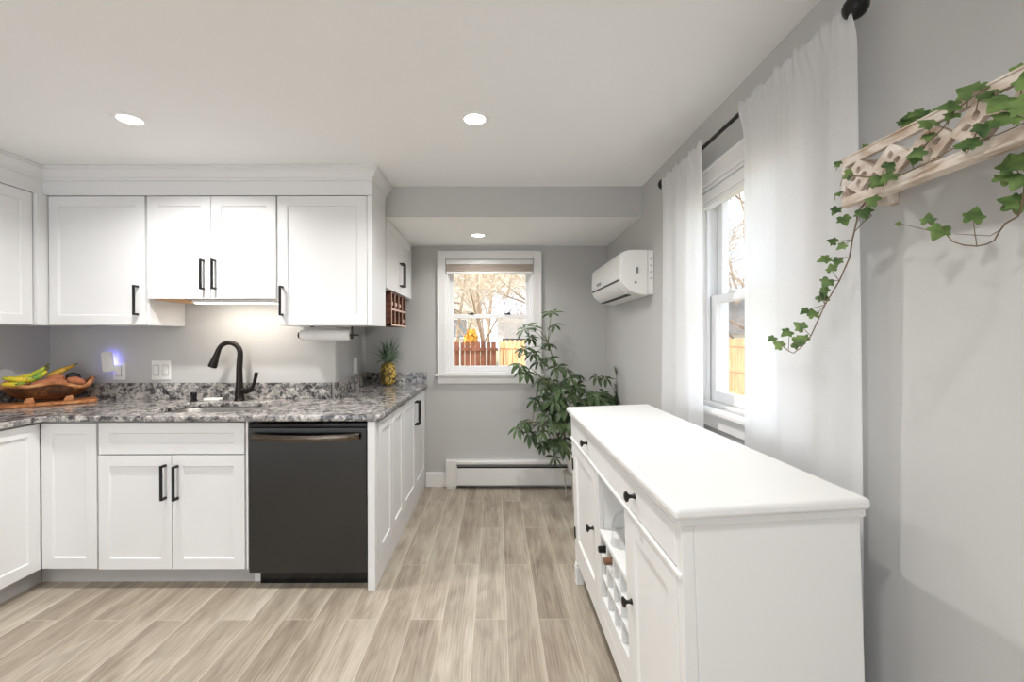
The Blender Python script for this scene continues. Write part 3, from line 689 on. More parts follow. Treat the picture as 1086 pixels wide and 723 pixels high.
# ------------------------------------------------------------------ fruit
cbt = Matrix.Rotation(math.radians(45), 3, 'Z'); bc = Vector((-2.765, 2.69, 0))
def diag(p): q = cbt @ Vector((p.x, p.y, 0)); return Vector((bc.x + q.x, bc.y + q.y, p.z))
tag(MB().prism(rrect(-.215, .215, -.115, .10, .02), .9165, .934).map(diag).build('cutting_board', 'board', loc=(bc.x, bc.y, .9165), bevel=.003), 'brown wooden cutting board under the carved fruit bowl', 'cutting board')
fb = thing('fruit_bowl', 'carved dark wooden bowl with a ragged pale rim, on the cutting board', 'bowl', (bc.x, bc.y, .935))
def rimz(w): return 1.030 + .014 * math.sin(3 * w + .6) + .010 * math.sin(5 * w + 2) + .018 * abs(math.cos(w)) ** 3
NB = 40
def ring(fr, sc_, rise): return [Vector((.205 * sc_ * math.cos(2 * PI * k / NB), .102 * sc_ * math.sin(2 * PI * k / NB), .945 + (rimz(2 * PI * k / NB) - .945) * rise)) for k in range(NB)]
prof = [(.05, 0), (.42, 0), (.66, .14), (.86, .48), (.96, .80), (1.0, 1.0), (.94, 1.0), (.90, .80), (.78, .45), (.58, .20), (.05, .14)]
vs = [p for sc_, rz_ in prof for p in ring(0, sc_, rz_)]
MB().add(vs, [(i * NB + k, i * NB + (k + 1) % NB, (i + 1) * NB + (k + 1) % NB, (i + 1) * NB + k) for i in range(len(prof) - 1) for k in range(NB)] + [tuple(range(NB))[::-1], tuple((len(prof) - 1) * NB + k for k in range(NB))]).map(diag).build('shell', 'bowl', fb, smooth=True)
rim_pts = [Vector((.199 * math.cos(2 * PI * k / NB), .099 * math.sin(2 * PI * k / NB), rimz(2 * PI * k / NB) + .002)) for k in range(NB + 1)]
MB().tube(rim_pts, [.009 + .004 * abs(math.sin(k * .8)) for k in range(NB + 1)], 8).map(diag).build('rim', 'bowlrim', fb, smooth=True)
for a_ in (-.085, .085):
    MB().prism([(a_ - .025, .9345), (a_ + .025, .9345), (a_ + .018, .965), (a_ - .012, .962)], -.07, -.04, 'y').map(diag).build('foot', 'bowlrim', fb, bevel=.003)
def fruit_tube(name, label, cat, pts, rad, mat, tip=None, n=12, flat=1.0, grp=None):
    w_ = [diag(Vector(p) + Vector((0, 0, .014))) for p in pts]; c_ = sum(w_, Vector()) / len(w_)
    t = thing(name, label, cat, (c_.x, c_.y, min(p.z for p in w_)), 0, grp)
    MB().tube(w_, rad, n, flat=flat).build('flesh', mat, t, smooth=True)
    if tip: MB().tube([diag(Vector(p) + Vector((0, 0, .014))) for p in tip[0]], tip[1], 8).build('stem', tip[2], t, smooth=True)
    return t
fruit_tube('sweet_potato', 'long pink brown sweet potato lying along the front of the bowl', 'sweet potato',
           [(-.08, -.045, 1.020), (-.06, -.045, 1.024), (-.02, -.045, 1.030), (.03, -.045, 1.034), (.062, -.042, 1.034), (.076, -.04, 1.034)], [.008, .022, .029, .029, .02, .006], 'potato')
fruit_tube('sweet_potato', 'knobbly pink brown sweet potato at the right end of the bowl', 'sweet potato',
           [(.07, .0, 1.034), (.085, -.005, 1.037), (.115, -.01, 1.036), (.145, -.012, 1.022), (.165, -.012, 1.012)], [.008, .024, .029, .024, .008], 'potato')
fruit_tube('sweet_potato', 'sweet potato mostly hidden behind the others in the middle of the bowl', 'sweet potato',
           [(-.02, .01, 1.04), (.0, .012, 1.052), (.03, .012, 1.058), (.06, .012, 1.056), (.07, .012, 1.05)], [.008, .02, .024, .018, .006], 'potato')
fruit_tube('avocado', 'dark avocado at the back right of the fruit bowl', 'avocado', [(.07, .045, 1.05), (.085, .047, 1.058), (.105, .05, 1.060), (.13, .052, 1.055), (.142, .053, 1.05)], [.006, .024, .030, .022, .006], 'avocado')
fruit_tube('banana', 'green tipped yellow banana lying along the left of the bowl', 'banana',
           [(-.19, -.03, 1.075), (-.16, -.04, 1.068), (-.12, -.045, 1.058), (-.07, -.04, 1.060), (-.03, -.03, 1.085), (-.012, -.02, 1.105)], [.006, .016, .019, .019, .015, .008], 'banana',
           ([(-.012, -.02, 1.105), (-.008, -.015, 1.122), (-.004, -.012, 1.132)], [.008, .006, .007], 'bananatip'))
fruit_tube('banana', 'green banana curving up to the dark stem, behind the yellow one', 'banana',
           [(-.16, .0, 1.072), (-.12, -.005, 1.066), (-.07, -.005, 1.078), (-.035, -.003, 1.105), (-.018, .0, 1.128)], [.006, .017, .020, .017, .008], 'banana',
           ([(-.018, .0, 1.128), (-.008, .0, 1.142), (.0, .0, 1.146)], [.008, .007, .008], 'bananatip'))
fruit_tube('banana', 'lowest green banana at the left rim of the bowl', 'banana',
           [(-.19, -.06, 1.04), (-.165, -.072, 1.038), (-.13, -.078, 1.036), (-.10, -.074, 1.04)], [.006, .014, .015, .006], 'banana')
fruit_tube('banana', 'ripe speckled yellow banana pointing up to the right', 'banana',
           [(-.01, .03, 1.06), (.01, .035, 1.075), (.045, .04, 1.098), (.085, .045, 1.118), (.115, .048, 1.136)], [.012, .018, .018, .012, .005], 'ripe',
           ([(.113, .048, 1.134), (.128, .05, 1.144)], [.005, .004], 'bananatip'))

# pineapple
PX, PYY = -.922, 3.705
pa = thing('pineapple', 'whole pineapple standing on the granite in the nook', 'pineapple', (PX, PYY, .9155))
m = MB(); NR, NK = 34, 40; vs = []
for i in range(NR + 1):
    v = i / NR; r0 = .064 * (max(0, 1 - (2 * v - 1) ** 4)) ** .5 * (1.03 - .13 * v)
    for k in range(NK):
        w = 2 * PI * k / NK
        bmp = abs(math.sin(4 * w + v * 11)) * abs(math.sin(4 * w - v * 11))
        r = max(.012, r0) + .005 * bmp; vs.append((PX + r * math.cos(w), PYY + r * math.sin(w), .9155 + .198 * v))
m.add(vs, [(i * NK + k, i * NK + (k + 1) % NK, (i + 1) * NK + (k + 1) % NK, (i + 1) * NK + k) for i in range(NR) for k in range(NK)] + [tuple(range(NK))[::-1], tuple(NR * NK + k for k in range(NK))])
m.build('fruit', 'pine', pa, smooth=True, ang=180)
def strap(m, base, d0, length, width, droop, up=Vector((0, 0, 1)), n=7):
    side = d0.cross(up); side = side.normalized() if side.length > 1e-3 else Vector((1, 0, 0)); nn = side.cross(d0).normalized(); vs = []; p = base.copy(); d = d0.normalized()
    for i in range(n + 1):
        u = i / n; w = width * (1 - u ** 2.2) * .5 + .0004
        vs += [p - side * w + nn * w * .35, p.copy(), p + side * w + nn * w * .35]
        d = (d + Vector((0, 0, -droop / n)) + Vector((d0.x, d0.y, 0)) * droop / n * .6).normalized(); p = p + d * length / n
    m.add(vs, [(i * 3 + k, i * 3 + k + 1, i * 3 + k + 4, i * 3 + k + 3) for i in range(n) for k in range(2)])
m = MB(); rnd = random.Random(3)
for i in range(42):
    tlt = .06 + .85 * (i / 42) ** 1.1; w = i * 2.4 + rnd.uniform(-.2, .2)
    d0 = Vector((math.sin(tlt) * math.cos(w), math.sin(tlt) * math.sin(w), math.cos(tlt)))
    strap(m, Vector((PX + .012 * math.cos(w), PYY + .012 * math.sin(w), 1.106)), d0, rnd.uniform(.14, .20) * (1.25 - .6 * i / 42), .036, .25 + .9 * (i / 42))
o = m.build('crown', 'pineleaf', pa, smooth=True, ang=180); s_ = o.modifiers.new('thick', 'SOLIDIFY'); s_.thickness = .0015

# ================================================================== HEATER, AIR CONDITIONER, LAMPS
ht = thing('baseboard_heater', 'long white baseboard heater under the small back window', 'heater', (.2, YB - .035, 0))
hx0, hx1 = -.442, .955; HF = YB - .068
MB().box(hx0, hx0 + .096, HF - .002, YB - .001, .02, .245).box(hx0 + .006, hx0 + .09, HF + .006, YB - .01, 0, .02).box(hx0, hx0 + .096, HF - .0035, HF - .002, .203, .207).box(hx0, hx0 + .096, HF - .0035, HF - .002, .048, .052).build('end_cap', 'heater', ht, bevel=.003)
MB().prism([(HF - .001, .215), (HF - .001, .236), (HF + .008, .245), (YB - .001, .245), (YB - .001, .238), (HF + .012, .236), (HF + .008, .215)], hx0 + .0965, hx1, 'x').build('top_cover', 'heater', ht, bevel=.001)
MB().prism([(HF, .034), (HF, .176), (HF + .008, .180), (HF + .008, .174), (HF + .005, .040), (HF + .012, .034)], hx0 + .0965, hx1, 'x').build('front_panel', 'heater', ht)
MB().box(hx0 + .0965, hx1, YB - .008, YB - .001, .03, .236).build('back_plate', 'darkgrey', ht)
MB().prism([(HF + .012, .193), (HF + .010, .204), (HF + .030, .212), (HF + .032, .206)], hx0 + .0965, hx1, 'x').build('damper', 'grey', ht)
m = MB().tube([(hx0 + .0965, YB - .036, .11), (hx1, YB - .036, .11)], .011, 10)
for i in range(90):
    x = hx0 + .10 + i * .0142; m.box(x, x + .0012, YB - .058, YB - .012, .075, .145)
m.build('fin_tube', 'darkgrey', ht)

ac = thing('air_conditioner', 'white wall mounted split air conditioner high on the right wall', 'air conditioner', (XR - .1, 3.1, 1.58))
ay0, ay1, az = 2.695, 3.535, 1.583
prof = [(0, .281), (.125, .281), (.160, .278), (.183, .268), (.195, .250), (.200, .110), (.197, .090), (.185, .062), (.165, .040), (.135, .020), (.10, .008), (.06, .001), (0, 0)]
P_ = [(XR - .001 - d, az + z) for d, z in prof]
def xz_prism(poly, y0, y1): return MB().prism(poly, y0, y1, 'y')
xz_prism([(XR - .001 - d, az + z) for d, z in [(0, .278), (.034, .278), (.034, .002), (0, .002)]], ay0, ay1).build('back_plate', 'ac', ac, bevel=.003)
xz_prism([(min(x, XR - .037), z) for x, z in P_], ay0 + .004, ay1 - .004).build('housing', 'ac', ac, bevel=.004, smooth=True)
pf = [(.1985, .110), (.2035, .112), (.2000, .250), (.188, .270), (.162, .2815), (.158, .279), (.182, .267), (.194, .250)]
xz_prism([(XR - .001 - d, az + z) for d, z in pf], ay0 + .05, ay1 - .012).build('front_panel', 'ac', ac, smooth=True)
xz_prism([(XR - .001 - d, az + z) for d, z in [(.1975, .090), (.1995, .091), (.187, .058), (.164, .035), (.135, .0155), (.134, .020), (.165, .040), (.185, .062)]], ay0 + .09, ay1 - .03).build('air_vane', 'ac', ac, smooth=True)
MB().box(XR - .2035, XR - .1965, ay0 + .06, ay1 - .03, az + .094, az + .104).build('outlet_slot', 'darkgrey', ac)
MB().box(XR - .139, XR - .10, ay0 + .12, ay1 - .05, az + .0085, az + .0125).build('lower_slot', 'darkgrey', ac)
MB().box(XR - .2065, XR - .203, 3.22, 3.34, az + .125, az + .146).build('badge', 'grey', ac)
MB().box(XR - .112, XR - .096, ay0 + .001, ay0 + .0035, az + .135, az + .172).build('side_label', 'grey', ac)
MB().lathe([(.008, 0), (.008, .0025)], (XR - .113, ay0 + .001, az + .078), 14, 'y').build('screw_cover', 'grey', ac)
for zz in (.10, .14, .18, .22): MB().box(XR - .024, XR - .014, ay0 - .0012, ay0 - .0002, az + zz, az + zz + .006).build('clip', 'grey', ac)

def downlight(label, x, y, z, w_=DOWNLIGHT_W):
    t = thing('recessed_light', label, 'ceiling light', (x, y, z), 0, 'recessed ceiling lights')
    MB().lathe([(.048, -.001), (.050, -.006), (.066, -.005), (.070, -.001), (.070, -.0005), (.048, -.0005)], (x, y, z), 28, cap=False).build('trim_ring', 'ceiling', t, smooth=True)
    MB().lathe([(.047, -.0035), (.0, -.0035)], (x, y, z), 24, cap=False).build('lens', 'lens', t)
    area_light('downlight_beam', (0, 0, -.010), (0, 0, -1), .085, .085, w_, (1, .985, .965), 'DISK', math.radians(150), t)
downlight('round recessed ceiling light above the left wall cabinets', -1.688, 2.011, ZC)
downlight('round recessed ceiling light in the middle of the main ceiling', -.097, 2.011, ZC)
downlight('small round recessed light in the lowered nook ceiling near the back window', -.141, 3.43, ZH, 5.0)
downlight('round recessed ceiling light behind the camera on the left', -1.688, .35, ZC, 9.0)
downlight('round recessed ceiling light behind the camera on the right', -.097, .25, ZC, 9.0)
downlight('round recessed ceiling light far behind the camera on the left', -1.688, -1.3, ZC, 7.0)
downlight('round recessed ceiling light far behind the camera on the right', -.097, -1.3, ZC, 7.0)

# ================================================================== CURTAINS
RX, RZ = .915, 2.155
rod = thing('curtain_rod', 'black curtain rod with round ball finials above the right window', 'curtain rod', (RX, 1.73, RZ))
MB().tube([(RX, 1.12, RZ), (RX, 2.350, RZ)], .0085, 14).build('pole', 'black', rod, smooth=True)
for y in (1.106, 2.374): MB().ellipsoid((RX, y, RZ), (.029, .029, .029)).build('finial', 'black', rod, smooth=True)
for y in (1.34, 2.24):
    MB().tube([(RX, y, RZ - .012), (RX + .03, y, RZ - .014), (XR - .004, y, RZ - .014)], .006, 8).lathe([(.02, 0), (.02, .004)], (XR - .0045, y, RZ - .014), 16, 'x').build('bracket', 'black', rod, smooth=True)
def curtain(label, ys_top, ys_bot, nf, ph, ztop):
    m = MB(); NU, NV = 220, 90; vs = []; rn = random.Random(ph)
    amp = [rn.uniform(.55, 1.15) for _ in range(nf + 2)]
    z0 = .03
    for j in range(NV + 1):
        v = j / NV; z = ztop - (ztop - z0) * v
        for i in range(NU + 1):
            u = i / NU; y = (ys_top[0] * (1 - v) + ys_bot[0] * v) * (1 - u) + (ys_top[1] * (1 - v) + ys_bot[1] * v) * u
            k = u * nf; a = amp[int(k)] * (1 - (k % 1)) + amp[int(k) + 1] * (k % 1)
            top = math.exp(-((z - RZ) / .05) ** 2)
            A = (.006 + .006 * min(1, v * 1.6)) * a
            x = RX + A * math.sin(2 * PI * k + ph + .9 * math.sin(v * 2.6 + ph + k)) + .0010 * math.sin(2 * PI * k * 2.3 + ph * 2 + v * 2.5) + .0009 * math.sin(2 * PI * k * 5.1 + ph) * math.exp(-v * 6)
            x = x * (1 - top) + top * (RX - .0125 - .0030 * (1 + math.sin(2 * PI * k * 3.3 + ph)) - .0022 * (1 + math.sin(2 * PI * k * 5.7)))
            x -= .006 * math.exp(-v * 4) * (1 - top)
            zz = z
            if j == 0: zz += .007 * math.sin(2 * PI * k * 1.7 + 1) + .004 * math.sin(2 * PI * k * 4.1) - .004
            vs.append((x, y, zz))
    m.add(vs, [(j * (NU + 1) + i, j * (NU + 1) + i + 1, (j + 1) * (NU + 1) + i + 1, (j + 1) * (NU + 1) + i) for j in range(NV) for i in range(NU)])
    c = thing('curtain', label, 'curtain', (RX, sum(ys_top) / 2, .03), 0, 'white linen curtains')
    o = m.build('panel', 'curtain', c, smooth=True, ang=180); s_ = o.modifiers.new('thick', 'SOLIDIFY'); s_.thickness = .001
    for yy in (0, 1):
        pts = [(RX - .002 + .006 * math.sin(k * .9), ys_top[yy] * (1 - k / 20) + ys_bot[yy] * k / 20, ztop - (ztop - z0) * k / 20) for k in range(21)]
    return c
curtain('wide near white curtain hanging beside the ivy shelf', (1.098, 1.602), (1.096, 1.608), 3, 2, RZ + .026)
curtain('far narrow white curtain beside the air conditioner wall', (1.905, 2.362), (1.885, 2.368), 3, 5, RZ + .026)

# ================================================================== SIDEBOARD
SB = thing('sideboard', 'long white sideboard with dark knobs, wine cubbies and a glossy top under the window', 'sideboard', (.388, 2.352, 0), -PI / 2 + .006)
TL = math.radians(1.9); ct_, st_ = math.cos(TL), math.sin(TL); SH = .93
def lean(p):
    y, z = p.y, p.z - SH
    q = Vector((p.x - .018 * (y / .44) * max(0, p.x / 1.4), y * ct_ - z * st_, SH + .012 + z * ct_ + y * st_))
    if p.z < .0005: q.z = 0
    return q
def sb(name, mb, mat='dresser', parent=None, bevel=.002, **kw):
    return mb.map(lean).build(name, mat, parent or SB, bevel=bevel, world=False, **kw)
L, D = 1.400, .440
m = MB(); tp = [(0, .888), (.006, .890), (.004, .900), (-.006, .906), (-.012, .914), (-.012, .922), (-.006, .930)]
m.box(-.008, L + .008, -.008, D, .904, SH)
sb('top', m, bevel=.009, seg=4, smooth=True)
sb('top_molding', MB().box(.004, L - .004, .004, D - .004, .885, .9035), bevel=.003)
x0, x1, y0 = .012, L - .012, .012
m = MB().box(x0, x0 + .018, y0 + .03, D - .012, .09, .885).box(x1 - .018, x1, y0 + .03, D - .012, .09, .885)
m.box(x0 + .018, x1 - .018, D - .024, D - .012, .12, .885)
m.box(x0 + .018, x1 - .018, y0 + .02, D - .024, .165, .183).box(x0 + .018, x1 - .018, y0 + .02, D - .024, .762, .774)
for xx in (.580, .953): m.box(xx, xx + .018, y0 + .02, D - .024, .183, .762)
sb('carcass', m)
m = MB()
for a, b in ((x0, x0 + .030), (x1 - .030, x1)):
    sb('leg_post', MB().box(a, b, y0, y0 + .03, .0, .885)); sb('rear_leg', MB().box(a, b, D - .05, D - .0245, 0, .119))
m = MB()
for a, b in ((x0 - .006, x0 + .036), (x1 - .036, x1 + .006)):
    m = MB().box(a, b, y0 - .007, y0 + .036, .0, .085).box(a + .002, b - .002, y0 - .004, y0 + .034, .085, .10)
    sb('foot', m, bevel=.004)
sb('base_rail', MB().box(x0 + .03, x1 - .03, y0 + .002, y0 + .02, .11, .186), bevel=.003)
sb('bead', MB().box(x0 + .0005, x1 - .0005, y0 - .007, y0 + .019, .763, .775), bevel=.003)
sb('face_rail', MB().box(x0 + .03, x1 - .03, y0, y0 + .019, .878, .885).box(.724, .738, y0, y0 + .019, .776, .878).box(.536, .598, y0, y0 + .019, .187, .762).box(.953, .978, y0, y0 + .019, .187, .762), bevel=.0015)
def knob(parent, x, z, y):
    m = MB().lathe([(.0095, 0), (.008, -.003), (.0055, -.008), (.0055, -.016), (.010, -.020), (.0155, -.024), (.0155, -.028), (.010, -.031), (0, -.032)], (x, y, z), 18, 'y')
    return m.map(lean).build('knob', 'black', parent, world=False, smooth=True)
for a, b, kx in ((x0 + .032, .722, .42), (.740, x1 - .032, 1.072)):
    d = sb('drawer', MB().box(a, b, y0 - .001, y0 + .018, .779, .876), bevel=.003)
    knob(d, kx, .836, y0 - .001)
d = sb('door', MB().shaker(x0 + .033, .534, .190, .758, y0 - .001, st=.06, rec=.009, sl=.008), bevel=.002)
knob(d, .490, .487, y0 - .001)
for zz in (.27, .635): sb('hinge', MB().box(x0 + .029, x0 + .039, y0 - .008, y0 - .0012, zz - .03, zz + .03), 'black', d, bevel=.002)
d = sb('door', MB().shaker(.980, x1 - .033, .190, .758, y0 - .001, st=.06, rec=.009, sl=.008), bevel=.002)
knob(d, 1.008, .485, y0 - .001)
sb('shelf', MB().box(.5985, .9525, y0, D - .0245, .512, .530))
m = MB()
for zz in (.427, .342): m.box(.5985, .9525, y0 + .004, D - .03, zz - .005, zz + .005)
for k in range(1, 4): xx = .5985 + .354 * k / 4; m.box(xx - .005, xx + .005, y0 + .004, D - .03, .257, .512)
m.box(.5985, .9525, y0 + .002, D - .03, .187, .257)
sb('wine_lattice', m, bevel=.001)
sm = SB.matrix_basis if False else Matrix.Translation(SB.location) @ SB.rotation_euler.to_matrix().to_4x4()
def sbp(x, y, z): return sm @ lean(Vector((x, y, z)))
g = sbp(.735, .07, .5306)
cl = thing('glass_cloche', 'clear glass dome standing on the open shelf of the sideboard', 'glass dome', tuple(g))
MB().lathe([(r_ * .74, z_ * .70) for r_, z_ in [(.058, .014), (.060, .018), (.060, .09), (.056, .125), (.042, .155), (.020, .172), (.008, .176), (.010, .186), (.012, .192), (.008, .198), (.0, .2)]], tuple(g), 28, cap=False).build('dome', 'cloche', cl, smooth=True)
MB().lathe([(0, .0), (.049, .0), (.050, .005), (.046, .009), (0, .009)], tuple(g), 28, cap=False).build('base', 'cloche', cl, smooth=True)
for (xx, zz, mt, lab) in ((.643, .470, 'black', 'wine bottle with a black cap in the top left cubby of the sideboard'), (.731, .469, 'cork', 'wine bottle with a brown cork in the second top cubby of the sideboard')):
    b0 = sbp(xx, .0, zz); t = thing('wine_bottle', lab, 'bottle', tuple(b0), 0, 'bottles in the sideboard'); 
    dirv = (sbp(xx, .3, zz) - b0).normalized()
    MB().tube([b0 + dirv * d_ for d_ in (.03, .085, .115, .145, .30, .305)], [.0135, .014, .022, .0355, .0355, .02], 18).build('glass', 'bottle', t, smooth=True)
    MB().tube([b0 + dirv * d_ for d_ in (-.006, -.003, .04)], [.010, .0130, .0130], 16).build('cap', mt, t, smooth=True)

# ================================================================== UMBRELLA PLANT
st = thing('plant_stand', 'small cream metal plant stand behind the sideboard', 'plant stand', (.655, 3.50, 0))
PC = Vector((.655, 3.50, 0))
MB().lathe([(.112, .226), (.118, .228), (.118, .238), (.112, .240), (.0, .240), (0, .226)], tuple(PC), 28, cap=False).build('top', 'stand', st, smooth=True)
for k in range(4):
    w = PI / 4 + k * PI / 2 + .25; c_, s_ = math.cos(w), math.sin(w)
    MB().tube([PC + Vector((r * c_, r * s_, z)) for r, z in ((.100, .228), (.112, .19), (.104, .12), (.098, .05), (.106, .004))], .0055, 8).build('leg', 'stand', st, smooth=True)
pl_ = thing('umbrella_plant', 'large leafy green umbrella plant in a pale pot in the corner', 'potted plant', (.655, 3.50, .2405))
MB().lathe([(0, .2405), (.072, .2405), (.078, .245), (.104, .43), (.108, .452), (.100, .452), (.095, .43), (0, .425)], tuple(PC), 32, cap=False).build('pot', 'pot', pl_, smooth=True)
MB().lathe([(.094, .426), (0, .432)], tuple(PC), 24, cap=False).build('soil', 'soil', pl_)
rnd = random.Random(11)
leafm, stemm = MB(), MB()
def leaflet(m, base, d, nrm, L_, W_, droop):
    side = d.cross(nrm).normalized(); n = 6; vs = []; p = base.copy(); dd = d.normalized()
    for i in range(n + 1):
        u = i / n; w = W_ * .5 * (math.sin(PI * min(1, u * .93 + .07)) ** .75); nn = side.cross(dd)
        vs += [p - side * w + nn * w * .25, p.copy(), p + side * w + nn * w * .25]
        dd = (dd + Vector((0, 0, -droop / n))).normalized(); p = p + dd * L_ / n
    m.add(vs, [(i * 3 + k, i * 3 + k + 1, i * 3 + k + 4, i * 3 + k + 3) for i in range(n) for k in range(2)])
def umbrella(c, root, size, axis, nl=8, droop=.9):
    """one palmate leaf: petiole from root to c, leaflets radiating around axis"""
    axis = axis.normalized(); a = axis.orthogonal().normalized(); b = axis.cross(a)
    mid = (root + c) / 2 + Vector((0, 0, .03)); stemm.tube([root, mid, c], [.0028, .0022, .0018], 5)
    w0 = rnd.uniform(0, 6)
    for k in range(nl):
        w = w0 + 2 * PI * k / nl + rnd.uniform(-.12, .12)
        d = (a * math.cos(w) + b * math.sin(w) + axis * rnd.uniform(-.05, .28)).normalized()
        s = size * rnd.uniform(.75, 1.12)
        st0 = c + d * s * .14
        stemm.tube([c, st0], .0012, 4)
        leaflet(leafm, st0, d, axis, s, s * rnd.uniform(.31, .40), droop * rnd.uniform(.8, 1.6))
# main branches
soil0 = Vector((.655, 3.50, .43))
branches = [
    [soil0, at(600, 470, 3.48), at(594, 430, 3.44), at(590, 395, 3.42), at(584, 372, 3.42), at(578, 355, 3.42)],
    [soil0 + Vector((.03, -.02, 0)), at(606, 460, 3.45), at(600, 425, 3.40), at(585, 410, 3.36), at(568, 395, 3.36)],
    [soil0 + Vector((-.03, 0, 0)), at(600, 480, 3.42), at(588, 455, 3.36), at(572, 448, 3.34), at(557, 447, 3.34)],
    [soil0 + Vector((.02, .02, 0)), at(622, 455, 3.52), at(636, 432, 3.54), at(655, 425, 3.52), at(664, 410, 3.50), at(668, 400, 3.50)],
]
for br in branches: stemm.tube(br, [.010] + [.0085 - .0011 * i for i in range(1, len(br))], 8)
def near_branch(c):
    best = None
    for br in branches:
        for i in range(len(br) - 1):
            for u in (0, .5):
                q = br[i].lerp(br[i + 1], u); d = (q - c).length + max(0, q.z - c.z) * .6
                if best is None or d < best[0]: best = (d, q)
    return best[1]
spots = [(585, 332, 3.40, .085, .3), (588, 345, 3.42, .09, .7), (556, 349, 3.40, .095, .5), (566, 347, 3.44, .065, .4), (563, 359, 3.42, .08, .9), (556, 370, 3.38, .095, .9), (565, 375, 3.42, .08, .9),
         (552, 388, 3.36, .11, 1.2), (558, 395, 3.34, .10, 1.3), (572, 384, 3.40, .09, 1), (582, 380, 3.40, .09, .9), (590, 390, 3.38, .10, 1.1), (600, 392, 3.42, .10, 1.1), (604, 402, 3.38, .11, 1.3),
         (595, 410, 3.34, .11, 1.3), (606, 418, 3.36, .12, 1.4), (584, 405, 3.38, .10, 1.1), (576, 412, 3.32, .09, 1.2), (568, 425, 3.34, .09, 1.2), (588, 425, 3.30, .12, 1.2), (598, 432, 3.30, .12, 1.3),
         (580, 438, 3.32, .11, 1.2), (590, 450, 3.28, .11, 1.2), (600, 448, 3.30, .11, 1.2), (556, 448, 3.34, .09, 1.4), (549, 455, 3.34, .09, 1.5), (562, 460, 3.32, .10, 1.5), (574, 458, 3.30, .10, 1.4),
         (584, 468, 3.30, .10, 1.3), (594, 470, 3.28, .10, 1.3), (600, 478, 3.30, .09, 1.4), (576, 472, 3.34, .08, 1.5), (588, 486, 3.34, .075, 1.5),
         (633, 400, 3.52, .075, 1.3), (642, 401, 3.54, .08, 1.3), (622, 415, 3.50, .09, 1.1), (630, 420, 3.46, .10, 1.0), (640, 418, 3.48, .09, 1.0), (650, 422, 3.46, .09, 1.1), (657, 408, 3.52, .06, 1.5),
         (664, 418, 3.50, .09, 1.4), (668, 426, 3.48, .08, 1.4), (672, 391, 3.52, .075, 2.2), (615, 425, 3.42, .10, 1.1), (612, 410, 3.46, .09, 1.2), (645, 430, 3.50, .09, 1.1), (626, 430, 3.42, .10, 1.0), (658, 432, 3.50, .09, 1.1)]
for (px, py, yy, size, dr) in spots:
    c = at(px, py, yy); ax = Vector((rnd.uniform(-.35, .25), rnd.uniform(-.75, -.2), rnd.uniform(.5, 1)))
    umbrella(c, near_branch(c), size, ax, rnd.choice((6, 7, 8)) if size > .078 else 6, dr)
for i in range(34):
    px, py = (rnd.gauss(588, 11), rnd.gauss(428, 27)) if i % 3 else (rnd.gauss(638, 16), rnd.gauss(428, 5))
    c = at(px, py, rnd.uniform(3.42, 3.58)); umbrella(c, near_branch(c), rnd.uniform(.08, .11), Vector((rnd.uniform(-.4, .3), rnd.uniform(-.7, 0), rnd.uniform(.4, 1))), 7, 1.2)
clampx = lambda p: Vector((min(p.x, XR - .012), min(p.y, YB - .012), p.z))
leafm.map(clampx).build('foliage', 'leaf', pl_, smooth=True, ang=180); stemm.map(clampx).build('stem', 'stem', pl_, smooth=True)

# ================================================================== FRETWORK SHELF AND IVY
SX = .85; sz0, sz1 = 1.639, 1.748; sy0, sy1 = .50, 1.068
fs = thing('fretwork_shelf', 'whitewashed wooden shelf with a pierced front high on the right wall', 'wall shelf', (.92, .8, sz0))
holes = []; pitch = .0835; zc_ = (sz0 + sz1) / 2; hh = (sz1 - sz0) / 2
def petal(cy_, cz_, ang, r0, r1, w):
    p = []
    for i in range(13):
        u = i / 12; p.append((r0 + (r1 - r0) * u, w * math.sin(PI * u)))
    p += [(a, -b) for a, b in p[-2:0:-1]]
    return [(cy_ + a * math.cos(ang) - b * math.sin(ang), cz_ + a * math.sin(ang) + b * math.cos(ang)) for a, b in p]
def tri(yc, sgn):
    """concave sided triangular opening against the upper or lower rail"""
    zt = zc_ + sgn * (hh - .017); za = zc_ + sgn * .005; hw = pitch * .5 - .003
    L_ = [(yc - hw * (1 - u), zt + (za - zt) * u ** 1.12) for u in [i / 9 for i in range(10)]]
    return L_ + [(2 * yc - a, b) for a, b in L_[-2::-1]]
q = sy1 - .048; cents = []
while q > sy0 + .03: cents.append(q); q -= pitch
for cy_ in cents:
    for k in range(4): holes.append(petal(cy_, zc_, k * PI / 2, .0055, .025, .0068))
for i in range(len(cents) - 1):
    yc = (cents[i] + cents[i + 1]) / 2; holes.append(tri(yc, 1)); holes.append(tri(yc, -1))
# half openings at the far end
for sgn in (1, -1):
    yc = cents[0] + pitch / 2; T_ = tri(yc, sgn); T_ = [(min(a, sy1 - .010), b) for a, b in T_]
    holes.append([p for i, p in enumerate(T_) if i == 0 or p != T_[i - 1]])
filled('front_panel', [(sy0, sz0), (sy1, sz0), (sy1, sz1), (sy0, sz1)], holes, SX, SX + .012, 'shelf', fs, axis='x')
MB().box(SX - .003, SX + .018, sy0, sy1 + .001, sz0 - .006, sz0 - .0003).box(SX - .003, SX + .016, sy0, sy1 + .001, sz1 + .0003, sz1 + .005).build('rail', 'shelf', fs, bevel=.002)
for y in (sy1 - .014, sy0): MB().box(SX + .0125, XR - .001, y, y + .014, sz0, sz1).build('side', 'shelf', fs, bevel=.002)
MB().box(SX + .0125, SX + .046, sy0 + .0145, sy1 - .0145, sz0, sz0 + .008).build('bottom_board', 'shelf', fs)

